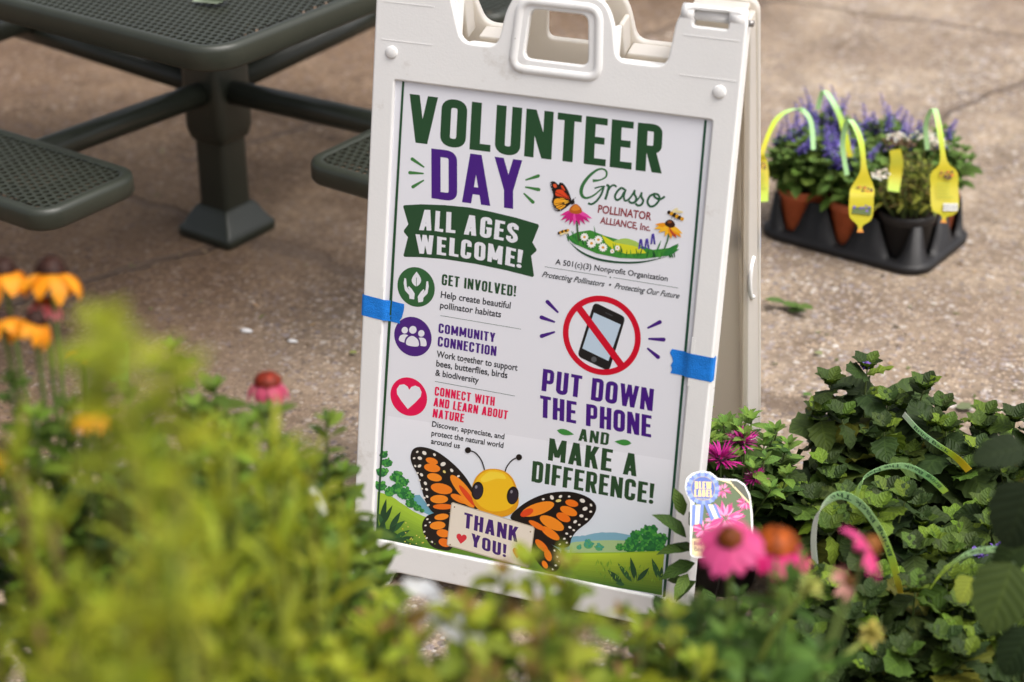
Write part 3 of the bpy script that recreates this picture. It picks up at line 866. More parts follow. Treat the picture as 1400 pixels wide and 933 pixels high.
a.caps("CONNECT WITH", zf(368, 126), zf(615, 170), zf(371, 90), PINK, .19, .10)
a.caps("AND LEARN ABOUT", zf(363, 170), zf(668, 225), zf(367, 135), PINK, .19, .10)
a.caps("NATURE", zf(360, 216), zf(488, 238), zf(364, 181), PINK, .19, .10)
a.text("Discover, appreciate, and", zf(357, 254), zf(655, 307), zf(360, 232), TX, .018)
a.text("protect the natural world", zf(355, 291), zf(651, 343), zf(358, 269), TX, .018)
a.text("around us", zf(353, 325), zf(472, 345), zf(356, 303), TX, .018)
a.build("information_text", poster)

# organisation logo
a = art(1.5e-4, 2e-6)
zl = Z(720, 210, 4.442)
SG = lin("2c5b3c")
def script(pts, wd, c=SG): a.line([zl(*q) for q in catmull(pts, 5)], wd * 1.45 / 4.442, c)
gp = [(395, 170), (440, 165), (475, 145), (478, 115), (455, 98), (420, 105), (375, 140), (340, 185), (325, 225), (330, 260), (355, 275), (395, 262), (430, 235), (457, 210)]
gw = catmull([(w_, 0) for w_ in (14, 7, 8, 9, 8, 10, 13, 15, 16, 14, 10, 8, 7, 6)], 5)
a.strokes(stroke_path([zl(*q) for q in catmull(gp, 5)], [q[0] * 1.35 / 4.442 for q in gw]), lin("38713f"))
script([(405, 216), (440, 206), (470, 204)], 6)
script([(462, 206), (447, 252), (418, 293), (388, 312), (366, 306)], 9)
script([(478, 196), (492, 205), (482, 250), (471, 284)], 10)
script([(483, 240), (502, 208), (522, 196), (540, 207)], 8)
script([(592, 226), (568, 214), (542, 238), (530, 268), (543, 287), (568, 272), (588, 236)], 9)
script([(596, 222), (585, 262), (590, 290), (612, 284), (634, 258), (652, 226)], 8)
script([(651, 226), (648, 250), (660, 275), (650, 300), (628, 304), (614, 292)], 9)
script([(655, 300), (676, 274), (694, 240)], 6)
script([(693, 240), (690, 265), (702, 290), (692, 314), (670, 320), (655, 308)], 9)
script([(768, 250), (742, 264), (728, 298), (744, 325), (774, 318), (800, 284), (794, 256), (768, 250), (774, 270), (804, 282), (834, 266)], 9)
MR = lin("8f2f38")
a.text("POLLINATOR", zl(425, 362), zl(750, 410), zl(431, 315), MR, .022)
a.text("ALLIANCE, Inc.", zl(438, 428), zl(745, 476), zl(444, 388), MR, .022)
a.text("A 501(c)(3) Nonprofit Organization", zl(167, 677), zl(850, 781), zl(171, 644), TX, .012)
a.line([zl(103, 692), zl(480, 752)], .5, lin("3c5a48")); a.ell(zl(502, 757), 1.1, 1.1, 0, lin("24492b"), 8); a.line([zl(520, 758), zl(915, 822)], .5, lin("3c5a48"))
a.text("Protecting Pollinators  •  Protecting Our Future", zl(86, 753), zl(920, 886), zl(93, 720), lin("22282c"), .012, .30)
zo = Z(740, 220, 6.217)
zr = Z(840, 260, 8.483)
# swoosh under the meadow
a.poly([zl(*q) for q in catmull([(248, 538), (330, 600), (430, 640), (560, 660), (700, 658), (860, 628)], 5)] + [zl(*q) for q in catmull([(860, 628), (700, 668), (560, 672), (420, 652), (320, 606), (248, 538)], 5)], lin("1f4a2f"))
a.poly([zl(236, 515), zl(300, 482), zl(380, 470), zl(470, 505), zl(560, 530), zl(680, 560), zl(760, 590), zl(850, 580), zl(918, 560), zl(900, 600), zl(830, 628), zl(700, 645), zl(560, 640), zl(420, 612), zl(300, 560)], lin("3f8a35"))
a.smooth([zl(520, 545), zl(560, 525), zl(610, 522), zl(670, 545), zl(690, 570), zl(600, 575)], lin("a7c65b"))
a.poly([zl(450, 500), zl(530, 545), zl(640, 565), zl(700, 585), zl(720, 610), zl(600, 615), zl(520, 590), zl(470, 545)], lin("d5d42b"))
for i in range(70):
    x = random.uniform(240, 900); y = 515 + (x - 240) * .22 + random.uniform(15, 50) - (abs(x - 570) / 330) ** 2 * 18
    q = zl(x, min(y, 640)); a.leafshape(q, (q[0] + random.uniform(-4, 4), q[1] - random.uniform(5, 13)), 1.7, random.choice([lin("2f6f2d"), lin("27612f"), lin("1d4d29"), lin("4d9a37")]), 5)
for x0, y0, x1, y1, wd in ((820, 620, 920, 550, 22), (820, 628, 922, 585, 24), (780, 610, 812, 530, 10), (300, 560, 240, 512, 12), (310, 555, 262, 470, 9), (420, 540, 402, 440, 8)):
    a.leafshape(zl(x0, y0), zl(x1, y1), wd / 4.442, lin("2f7a38"))
def daisy(c0, r, petc, eye, n=11):
    for k in range(n):
        t = 2 * math.pi * k / n
        a.leafshape((c0[0] + .2 * r * math.cos(t), c0[1] + .2 * r * math.sin(t)), (c0[0] + r * math.cos(t), c0[1] + r * math.sin(t)), r * .48, petc, 5)
    a.ell(c0, r * .32, r * .28, 0, eye, 8)
for x, y, r in ((345, 512, 27), (388, 550, 31), (430, 528, 28), (458, 575, 29), (545, 578, 17), (514, 598, 15)):
    daisy(zl(x, y), r / 4.442, lin("f4f2ee"), lin("e0a22a"))
for x, y, h in ((688, 525, 60), (725, 522, 62), (762, 492, 64)):
    for k in range(7):
        for sgn in (-1, 1):
            a.ell(zl(x + sgn * (3 + 1.2 * k), y + h * k / 7 + 4), 1.6, 1.1, sgn * 30, random.choice([lin("4a37a0"), lin("3a2b86"), lin("6350b8")]), 7)
# coneflower, butterfly, bee, yellow flower, second bee
a.line([zo(292, 500), zo(300, 600), zo(312, 690)], 2.4, lin("3c5a33"))
for x, y in ((150, 470), (155, 512), (190, 532), (228, 550), (270, 558), (320, 560), (365, 548), (405, 530), (425, 498)):
    a.leafshape(zo(285, 425), zo(x, y), 34 / 6.2, random.choice([lin("d82c8c"), lin("e64aa3"), lin("c71f7c")]))
a.smooth([zo(232, 440), zo(240, 400), zo(285, 372), zo(328, 405), zo(336, 445), zo(285, 458)], lin("b65a1f")); a.smooth([zo(245, 420), zo(285, 378), zo(322, 415), zo(285, 430)], lin("d98128"))
a.smooth([zo(250, 350), zo(225, 270), zo(185, 205), zo(150, 190), zo(138, 210), zo(105, 182), zo(72, 185), zo(72, 225), zo(95, 300), zo(82, 350), zo(100, 415), zo(145, 435), zo(205, 400), zo(240, 370)], lin("1a1310"), 4)
for pts, c in (([(120, 255), (175, 255), (225, 310), (232, 335), (170, 312), (115, 300)], "e0461f"), ([(160, 215), (180, 225), (195, 260), (165, 245)], "df4a20"), ([(92, 205), (118, 205), (122, 232), (100, 232)], "e2542a"),
               ([(105, 335), (170, 320), (200, 345), (160, 370), (105, 385)], "f0a527"), ([(115, 395), (165, 378), (200, 385), (150, 420)], "eda32b"), ([(180, 330), (225, 348), (225, 362), (190, 370)], "f2b437")):
    a.smooth([zo(*q) for q in pts], lin(c), 3)
for q0, q1 in (((235, 345), (120, 320)), ((235, 350), (105, 372)), ((235, 355), (130, 410)), ((235, 335), (160, 225)), ((230, 330), (110, 270))): a.line([zo(*q0), zo(*q1)], .6, lin("1a1310"))
a.line([zo(225, 375), zo(262, 340), zo(268, 362), zo(245, 370)], 2.6, lin("1a1310")); a.line([zo(262, 345), zo(285, 315)], .5, lin("1a1310"))
for i in range(14):
    t = i / 13; q = catmull([(75, 200), (85, 290), (86, 370), (115, 418), (165, 425)], 4)[int(t * 15)]; a.ell(zo(*q), .7, .6, 0, WH, 6)
def bee(f, k):
    a.ell(f(-.1, -.55), .55 * k, .2 * k, -35, lin("e8d9a8"), 10); a.ell(f(.45, -.42), .55 * k, .17 * k, 5, lin("e3d2a0"), 10)
    for i in range(6):
        t = i / 5; a.ell(f(-.75 + 1.6 * t, -.35 + .8 * t), .22 * k, .3 * k * (1 - .35 * abs(t - .5)), 30, lin("2a1a0e") if i % 2 == 0 else lin("d99a1c"), 9)
    for x in (-.35, 0, .3): a.line([f(x, .05 + x * .4), f(x - .08, .55 + x * .3)], .5, lin("2a1a0e"))
bee(lambda x, y: zr(695 + x * 95, 300 + y * 95), 95 / 8.483)
bee(lambda x, y: zo(178 + x * 48, 605 - y * 22 + abs(y) * 10 - x * 4), 50 / 6.217)
a.line([zr(625, 500), zr(605, 600), zr(570, 690)], 2.0, lin("3a6b36"))
for x, y in ((450, 455), (462, 405), (500, 500), (575, 548), (650, 575), (710, 570), (770, 560), (782, 515)):
    a.leafshape(zr(630, 420), zr(x, y), 52 / 8.483, lin("b5432f") if x == 710 else random.choice([lin("f0a81c"), lin("f4b92d"), lin("e8971b")]))
a.smooth([zr(578, 410), zr(590, 370), zr(635, 350), zr(680, 375), zr(692, 425), zr(640, 445)], lin("3a1d12")); a.ell(zr(632, 378), 3.2, 2, 0, lin("8a4a1f"), 8)
a.build("organisation_logo", poster)

# phone ban
a = art(1.5e-4, 2e-6)
zp = Z(740, 390, 6.667)
a.poly(round_poly([zp(472, 162), zp(760, 300), zp(608, 795), zp(318, 655)], 7, 5), lin("211e1e"))
a.poly([zp(470, 258), zp(715, 368), zp(603, 700), zp(365, 585)], lin("bdcfdf"))
a.line([zp(575, 258), zp(640, 288)], 1.2, lin("4a4a4c")); a.ell(zp(470, 686), 3.9, 3.9, 0, lin("57585a"))
a.line([zp(318, 195), zp(730, 752)], 9.4, RED)
a.disc(zp(540, 468), zp(898, 505), RED, 60, .853)
zc = Z(690, 380, 2.917)
for q0, q1 in (((207, 140), (166, 99)), ((193, 179), (142, 161)), ((193, 220), (143, 236)), ((568, 203), (615, 180)), ((572, 247), (630, 250)), ((567, 286), (608, 320))):
    a.drop(zc(*q0), zc(*q1), 8 / 2.917, 16 / 2.917, PURPLE)
a.build("phone_ban_symbol", poster)

a = art(1.5e-4, 2e-6)
a.caps("PUT DOWN", zc(142, 454), zc(585, 536), zc(149, 366), PURPLE, .19, .09)
a.caps("THE PHONE", zc(135, 559), zc(580, 641), zc(137, 472), PURPLE, .19, .09)
a.caps("AND", zc(289, 653), zc(409, 672), zc(294, 605), lin("2b4a2c"), .18, .12)
a.caps("MAKE A", zc(168, 731), zc(522, 797), zc(175, 643), lin("2b4a2c"), .19, .10)
a.caps("DIFFERENCE!", zc(102, 816), zc(588, 908), zc(108, 734), lin("2b4a2c"), .19, .09)
a.leafshape(zc(204, 612), zc(272, 629), 24 / 2.917, lin("3f8a3d")); a.leafshape(zc(502, 664), zc(434, 657), 24 / 2.917, lin("3f8a3d"))
a.build("slogan_lettering", poster)

# monarch butterfly behind a thank-you placard
a = art(7e-4, 2e-6)
zm = Z(540, 600, 4.667)
BK = lin("1c1512")
OR = lambda: random.choice([lin("f2821c"), lin("ee7418"), lin("f58f22")])
a.smooth([zm(*q) for q in ((240, 482), (330, 478), (400, 520), (360, 700), (290, 715), (225, 690), (182, 625), (166, 560), (188, 508))], BK)
a.smooth([zm(*q) for q in ((92, 120), (110, 72), (160, 58), (240, 78), (320, 128), (400, 200), (460, 275), (500, 350), (540, 440), (480, 460), (340, 478), (245, 482), (190, 410), (162, 320), (140, 240), (105, 175))], BK)
a.smooth([zm(*q) for q in ((880, 610), (990, 680), (1045, 725), (1058, 790), (1020, 852), (950, 845), (880, 760), (850, 680))], BK)
a.smooth([zm(*q) for q in ((730, 510), (790, 440), (880, 385), (980, 352), (1100, 344), (1200, 368), (1265, 412), (1277, 462), (1235, 530), (1160, 590), (1122, 640), (1105, 692), (1050, 702), (990, 680), (880, 620), (800, 560))], BK)
for x, y, rx, ry, an in ((228, 148, 40, 20, 18), (230, 192, 52, 27, 10), (245, 252, 48, 25, 12), (290, 325, 70, 33, 12), (275, 392, 57, 27, 0), (300, 440, 65, 18, 0), (405, 390, 62, 22, 25), (425, 330, 118, 34, 50), (450, 410, 60, 16, 35),
                         (290, 505, 46, 20, -8), (265, 560, 50, 26, -5), (300, 610, 42, 26, 10), (310, 670, 40, 26, 20),
                         (905, 455, 110, 38, -18), (1122, 418, 42, 22, 14), (1102, 468, 58, 27, 22), (1068, 508, 48, 26, 25), (995, 545, 85, 36, 27), (985, 610, 70, 26, 35), (900, 560, 60, 18, 30), (930, 690, 55, 22, 45), (970, 750, 40, 22, 70), (950, 810, 28, 16, 60)):
    a.ell(zm(x, y), rx / 4.667, ry / 4.667, an, OR(), 20)
a.ell(zm(455, 370), 85 / 4.667, 16 / 4.667, 52, lin("e0481d"), 16); a.ell(zm(835, 478), 45 / 4.667, 22 / 4.667, -25, lin("e0481d"), 16)
for x, y, r in ((135, 90, 9), (180, 97, 16), (245, 108, 11), (115, 130, 9), (151, 130, 15), (122, 180, 9), (149, 180, 13), (137, 225, 8), (162, 236, 13), (150, 270, 8), (187, 291, 13), (165, 325, 8), (195, 330, 11), (180, 383, 9), (198, 375, 10), (205, 430, 10), (300, 168, 18), (355, 208, 13), (398, 245, 10), (308, 217, 11),
                (200, 520, 8), (188, 560, 8), (180, 600, 8), (195, 640, 8), (230, 665, 8), (215, 540, 7), (995, 381, 16), (1050, 375, 12), (1105, 375, 9), (1190, 402, 18), (1245, 430, 10), (1207, 453, 17), (1243, 472, 10), (1184, 499, 14), (1215, 520, 10), (1144, 536, 13), (1170, 556, 9), (1110, 572, 11), (1135, 590, 9), (1090, 612, 10), (1115, 630, 8), (1075, 645, 9), (1090, 670, 8), (1045, 680, 8), (940, 392, 9),
                (1012, 720, 8), (1030, 760, 9), (1040, 790, 7), (1020, 815, 9), (1000, 840, 7)):
    a.ell(zm(x, y), r / 4.667, r * .72 / 4.667, random.uniform(-40, 60), lin("e9e3d8") if (x, y) not in ((308, 217),) else lin("e6d27a"), 8)
a.ell(zm(1037, 402), 4, 2, -8, lin("e6d27a"), 9)
# plain insect head and feelers, no face
for pts in ([(460, 80), (505, 95), (545, 145), (565, 205)], [(785, 124), (745, 140), (710, 180), (695, 220)]): a.line([zm(*q) for q in catmull(pts, 5)], 1.7, BK)
a.ell(zm(459, 79), 4.2, 4.2, 0, BK, 14); a.ell(zm(785, 124), 4.2, 4.2, 0, BK, 14)
a.smooth([zm(*q) for q in ((630, 198), (560, 208), (505, 260), (482, 345), (500, 425), (560, 485), (640, 505), (725, 492), (780, 430), (775, 340), (745, 260), (695, 215))], lin("e3a01a"))
a.smooth([zm(*q) for q in ((630, 206), (568, 216), (518, 264), (498, 345), (520, 415), (580, 460), (645, 470), (715, 455), (760, 410), (760, 335), (732, 264), (688, 222))], lin("f3c01f"))
a.smooth([zm(*q) for q in ((620, 216), (580, 224), (540, 262), (560, 285), (640, 262), (700, 262), (680, 228))], lin("f8d63d"))
for x, y in ((520, 338), (745, 368)):
    a.ell(zm(x, y), 38 / 4.667, 58 / 4.667, 8, BK, 20); a.ell(zm(x + 2, y + 4), 30 / 4.667, 48 / 4.667, 8, lin("2b2430"), 18); a.ell(zm(x - 8, y - 24), 8 / 4.667, 11 / 4.667, 8, lin("8f8a94"), 10)
# placard
a.poly([zm(*q) for q in ((352, 418), (362, 411), (876, 566), (885, 580), (853, 820), (842, 832), (332, 690), (324, 680))], lin("c9bba6"))
a.poly([zm(*q) for q in ((358, 423), (364, 418), (870, 571), (878, 582), (848, 815), (840, 824), (338, 684), (330, 676))], lin("e9dfcf"))
for x, y in ((373, 442), (858, 600), (345, 682)): a.ell(zm(x, y), 1.1, 1.1, 0, lin("8a7350"), 7)
a.caps("THANK", zm(430, 572), zm(776, 668), zm(437, 476), lin("43206f"), .19, .11)
a.caps("YOU!", zm(478, 690), zm(702, 765), zm(482, 608), lin("43206f"), .19, .11)
heart(a, lambda x, y: zm(417 + x * 33 - y * 4, 645 + y * 32 + x * 6), lin("d8343f")); heart(a, lambda x, y: zm(775 + x * 32 - y * 4, 737 + y * 32 + x * 8), lin("d8343f"))
a.build("butterfly_picture", poster)

# ---- blue masking tape
def tape(name, quad, label, M4, z=.0005):
    n_ = 16; mb = MB()
    (x0, s0), (x1, s1), (x2, s2), (x3, s3) = quad     # bl br tr tl
    cols, out = [], -1 if x0 < 0 else 1
    for k in range(n_ + 1):
        t = k / n_
        lo = np.array((x0, s0)) + t * (np.array((x1, s1)) - np.array((x0, s0)))
        hi = np.array((x3, s3)) + t * (np.array((x2, s2)) - np.array((x3, s3)))
        inner = (k == n_) if out < 0 else (k == 0)
        cv = []
        for j in range(7):
            q = lo + j / 6 * (hi - lo) + np.array((random.uniform(-1, 1) * (.0030 if inner else 0), 0))
            d = abs(q[0]) - .2775
            dz = z if d > 0 else z - .0058 * min(1, -d / .009)
            cv.append((q[0], q[1], dz + random.uniform(-.00012, .00012)))
        cols.append(cv)
    edge = 0 if out < 0 else n_                         # folded round the outer edge of the board
    fold = [[(out * .3206, c[1], -.003) for c in cols[edge]], [(out * .3208, c[1], -.016) for c in cols[edge]]]
    cols = fold[::-1] + cols if out < 0 else cols + fold
    fs = [(k * 7 + j, (k + 1) * 7 + j, (k + 1) * 7 + j + 1, k * 7 + j + 1) for k in range(len(cols) - 1) for j in range(6)]
    mb.add([v for c in cols for v in c], fs)
    o = mb.build(name, MAT["tape"])
    o.matrix_world = M4
    return tag(o, label, "tape", "strips of blue masking tape on the sign")
tape("tape_strip", [(-.3200, .500), (-.246, .494), (-.244, .531), (-.3200, .538)], "blue tape strip over the poster edge beside the green hands badge", FRONT)
tape("tape_strip", [(.249, .488), (.3200, .486), (.3200, .528), (.246, .530)], "blue tape strip over the poster edge below the crossed-out phone", FRONT)
t_ = MB()
t_.add([(-.3165, .60, -.010), (-.3165, .645, -.004), (-.3165, .645, .0008), (-.3165, .60, .0008), (-.27, .60, .0012), (-.27, .645, .0012)], [(0, 1, 2, 3), (3, 2, 5, 4)])
for i, v in enumerate(t_.v): t_.v[i] = (v[0] - .0015 if v[0] < -.3 else v[0], v[1], v[2])
o = t_.build("tape_strip", MAT["tape"]); o.matrix_world = BACK
so_ = o.modifiers.new("thickness", 'SOLIDIFY'); so_.thickness = .0005; so_.offset = 0
tag(o, "small end of blue tape folded round the rear board of the sign", "tape", "strips of blue masking tape on the sign")

# ================================================================== picnic table
TY = math.radians(-15)
TC = (-1.265, 1.295)
table = empty("picnic_table", (TC[0], TC[1], 0), TY, label="dark green perforated steel picnic table on one post with four attached seats", cat="picnic table")
def sweep_rim(mb, w_, d_, r, prof, cx=0, cy=0):
    """closed rounded-rectangle sweep; prof = [(outset, z)]"""
    path = []
    for (sx, sy, a0) in ((1, -1, -90), (1, 1, 0), (-1, 1, 90), (-1, -1, 180)):
        for k in range(9):
            t = math.radians(a0 + 90 * k / 8)
            path.append((sx * (w_ / 2 - r), sy * (d_ / 2 - r), math.cos(t), math.sin(t)))
    vs_, n_ = [], len(prof)
    for (x, y, nx, ny) in path:
        for (o_, z) in prof: vs_.append((cx + x + nx * (r + o_), cy + y + ny * (r + o_), z))
    N = len(path)
    mb.add(vs_, [(i * n_ + k, ((i + 1) % N) * n_ + k, ((i + 1) % N) * n_ + (k + 1) % n_, i * n_ + (k + 1) % n_) for i in range(N) for k in range(n_)])
def edge_prof(h, z):   # rounded top edge, straight apron, tucked under
    return [(-.030, z - .004), (-.022, z), (-.010, z + .001), (-.003, z - .003), (0, z - .012), (0, z - h + .006), (-.004, z - h), (-.012, z - h + .002), (-.014, z - .014)]
def perforated(mb, w_, d_, z, pitch, cx=0, cy=0, r_in=.05):
    nx, ny = int((w_ - .05) / pitch), int((d_ - .05) / pitch)
    px_, py_ = (w_ - .05) / nx, (d_ - .05) / ny
    h = pitch / 2
    for j in range(ny):
        off = (j % 2) * .5
        for i in range(nx):
            x = cx - (w_ - .05) / 2 + px_ * (i + .5 + off); y = cy - (d_ - .05) / 2 + py_ * (j + .5)
            if off and i == nx - 1: continue
            # drop the cells beyond the rounded corner
            ax, ay = abs(x - cx) - (w_ / 2 - r_in - .02), abs(y - cy) - (d_ / 2 - r_in - .02)
            if ax > 0 and ay > 0 and math.hypot(ax, ay) > r_in: continue
            hx, hy = px_ / 2, py_ / 2
            sq = [(hx, 0), (hx, hy), (0, hy), (-hx, hy), (-hx, 0), (-hx, -hy), (0, -hy), (hx, -hy)]
            vs_ = [(x + a_, y + b_, z) for a_, b_ in sq]
            for zz, k in ((z - .0005, .76), (z - .0045, .76)):
                vs_ += [(x + k * hx * math.cos(t), y + k * hy * math.sin(t), zz) for t in np.arange(8) * math.pi / 4]
            fs = [(k, (k + 1) % 8, 8 + (k + 1) % 8, 8 + k) for k in range(8)] + [(8 + k, 8 + (k + 1) % 8, 16 + (k + 1) % 8, 16 + k) for k in range(8)]
            mb.add(vs_, fs, smooth=False)
def slab_top(name, w_, d_, r, z, h, pitch, parent, cx=0, cy=0, rot=0):
    mb = MB()
    sweep_rim(mb, w_, d_, r, edge_prof(h, z))
    perforated(mb, w_, d_, z - .002, pitch, r_in=r)
    o = mb.build(name, MAT["steel"], parent)
    o.matrix_local = Matrix.Translation((cx, cy, 0)) @ Matrix.Rotation(rot, 4, 'Z')
    return o
TS = 1.19
slab_top("tabletop", TS, TS, .085, .76, .052, .018, table)
un_ = MB()
for s in (-1, 1):
    un_.box((s * .28, 0, .726), (.035, TS - .1, .03)); un_.box((0, s * .28, .7235), (TS - .1, .035, .03))
un_.box((0, 0, .712), (.30, .30, .012))
un_.build("underframe", MAT["steel_post"], table)
post = MB()
def sq_ring(mb, levels, r_frac=.18):
    vs_ = []
    for hw, z in levels:
        for sx, sy in ((1, -1), (1, 1), (-1, 1), (-1, -1)):
            pass
        ring = round_poly([(-hw, -hw), (hw, -hw), (hw, hw), (-hw, hw)], hw * 2 * r_frac, 4)
        vs_ += [(x, y, z) for x, y in ring]
    n_ = 20
    mb.add(vs_, [(i * n_ + k, i * n_ + (k + 1) % n_, (i + 1) * n_ + (k + 1) % n_, (i + 1) * n_ + k) for i in range(len(levels) - 1) for k in range(n_)])
sq_ring(post, [(.047, .03), (.047, .72)])
post.build("post", MAT["steel_post"], table)
sl_ = MB(); sq_ring(sl_, [(.048, .255), (.055, .262), (.062, .290), (.062, .715), (.05, .72)]); sl_.build("collar", MAT["steel_post"], table)
bs = MB(); sq_ring(bs, [(.084, 0), (.088, .006), (.088, .026), (.078, .036), (.060, .070), (.053, .080), (.0475, .084)], .07); bs.build("post_base", MAT["steel_post"], table)
for k in range(4):
    an = k * math.pi / 2
    R_ = Matrix.Rotation(an, 4, 'Z')
    am = MB()
    am.tube([(.055, 0, .385), (.60, 0, .405), (.74, 0, .407)], .030, seg=18)
    ao = am.build("support_arm", MAT["steel_post"], table); ao.matrix_local = R_
    br = MB()
    br.box((.75, 0, .4215), (.26, .05, .012))
    for s in (-1, 1): br.box((.75, s * .22, .421), (.24, .03, .012))
    br.box((.75, 0, .4075), (.03, .5, .012))
    bo = br.build("seat_bracket", MAT["steel_post"], table); bo.matrix_local = R_
    slab_top("seat", .285, .77, .06, .465, .045, .0185, table, .755 * math.cos(an), .755 * math.sin(an), an)
# pale scrap on the table
q = ground_at(285, 3, .7635)
sc = MB()
for k in range(3):
    sc.add([(x * .030 + random.uniform(-.005, .005) + k * .008, y * .02 + k * .004, .001 + .004 * k + random.uniform(0, .006)) for x, y in ((-1, -1), (1, -.8), (.9, 1), (-.8, .9))], [(0, 1, 2, 3)], lin("8f9a85"))
o = sc.build("paper_scrap", MAT["tag"], loc=q)
tag(o, "small pale crumpled scrap lying on the picnic tabletop", "scrap")

# ================================================================== foliage tools
def leaf_templ(kind, nl, nw):
    t = np.linspace(0, 1, nl + 1)
    if kind == 'ovate': pr = (t ** .62) * ((1 - t) ** .80)
    elif kind == 'heart': pr = (t ** .42) * ((1 - t) ** .72)
    elif kind == 'lance': pr = (t ** .75) * ((1 - t) ** .95)
    elif kind == 'strap': pr = np.minimum(1, 5 * t + .25) * ((1 - t) ** .35)
    elif kind == 'petal': pr = (t ** .35) * ((1 - t ** 4))
    else: pr = np.sqrt(np.clip(t * (1 - t), 0, 1))
    pr = pr / pr.max(); pr[0] = max(pr[0], .06); pr[-1] = max(pr[-1], .03)
    return t, pr, np.linspace(-1, 1, nw + 1)
class Leaves:
    def __init__(s): s.mb = MB()
    def leaf(s, base, d, up, L, W, color, kind='ovate', droop=.25, fold=.18, nl=6, nw=2, serr=0.0, crinkle=0.0, tipc=None, roll=0.0):
        d = np.array(d, float); d /= np.linalg.norm(d)
        side = np.cross(d, np.array(up, float))
        if np.linalg.norm(side) < 1e-3: side = np.cross(d, np.array([1.0, .3, 0]))
        side /= np.linalg.norm(side); nn = np.cross(side, d)
        if roll:
            side, nn = side * math.cos(roll) + nn * math.sin(roll), nn * math.cos(roll) - side * math.sin(roll)
        t, pr, ww = leaf_templ(kind, nl, nw)
        T_, Wd = np.meshgrid(t, ww, indexing='ij')
        PR = np.repeat(pr[:, None], nw + 1, 1)
        if serr:
            e = np.where(np.arange(nl + 1) % 2 == 0, 1 + serr, 1 - serr)[:, None]
            PR = PR * np.where(np.abs(Wd) > .99, e, 1)
        X = T_ * L - .5 * abs(droop) * L * T_ ** 3 * .5
        Y = Wd * PR * W / 2
        Zz = -droop * L * T_ ** 2 + fold * np.abs(Wd) * PR * W / 2
        if crinkle: Zz = Zz + crinkle * L * (np.sin(T_ * 19 + np.abs(Wd) * -4) * (.35 + np.abs(Wd)) * .5 + rng.uniform(-.5, .5, T_.shape) * .5) * PR
        pts = np.array(base, float) + X[..., None] * d + Y[..., None] * side + Zz[..., None] * nn
        k = nw + 1
        fs = [(i * k + j, (i + 1) * k + j, (i + 1) * k + j + 1, i * k + j + 1) for i in range(nl) for j in range(nw)]
        uv = [(float(Wd[i, j]), float(T_[i, j])) for i in range(nl + 1) for j in range(k)]
        vc = None
        if tipc is not None:
            c0, c1 = np.array(color), np.array(tipc)
            vc = [tuple(c0 + (c1 - c0) * T_[i, j]) for i in range(nl + 1) for j in range(k)]
        s.mb.add(pts.reshape(-1, 3), fs, color, True, uv, vc)
def vary(c, amt=.25, hue=.12):
    k = 1 + random.uniform(-amt, amt)
    return (max(0, c[0] * k * (1 + random.uniform(-hue, hue))), max(0, c[1] * k), max(0, c[2] * k * (1 + random.uniform(-hue, hue))))
def rdir(el_lo, el_hi):
    az, el = random.uniform(0, 2 * math.pi), math.radians(random.uniform(el_lo, el_hi))
    return np.array([math.cos(az) * math.cos(el), math.sin(az) * math.cos(el), math.sin(el)])
def pot(parent, r, h, mat, soil=True):
    p = MB()
    p.lathe([(.001, .004), (r * .70, .004), (r * .72, 0), (r * .76, .006), (r * .93, h * .80), (r * .94, h * .80), (r * 1.0, h * .815), (r * 1.01, h * .97), (r * 1.0, h), (r * .95, h), (r * .93, h * .9)], seg=32)
    o = p.build("pot", mat, parent)
    if soil:
        s_ = MB(); s_.lathe([(.001, h * .91), (r * .5, h * .90), (r * .94, h * .885)], seg=24)
        s_.build("soil", MAT["soil"], parent)
    return o

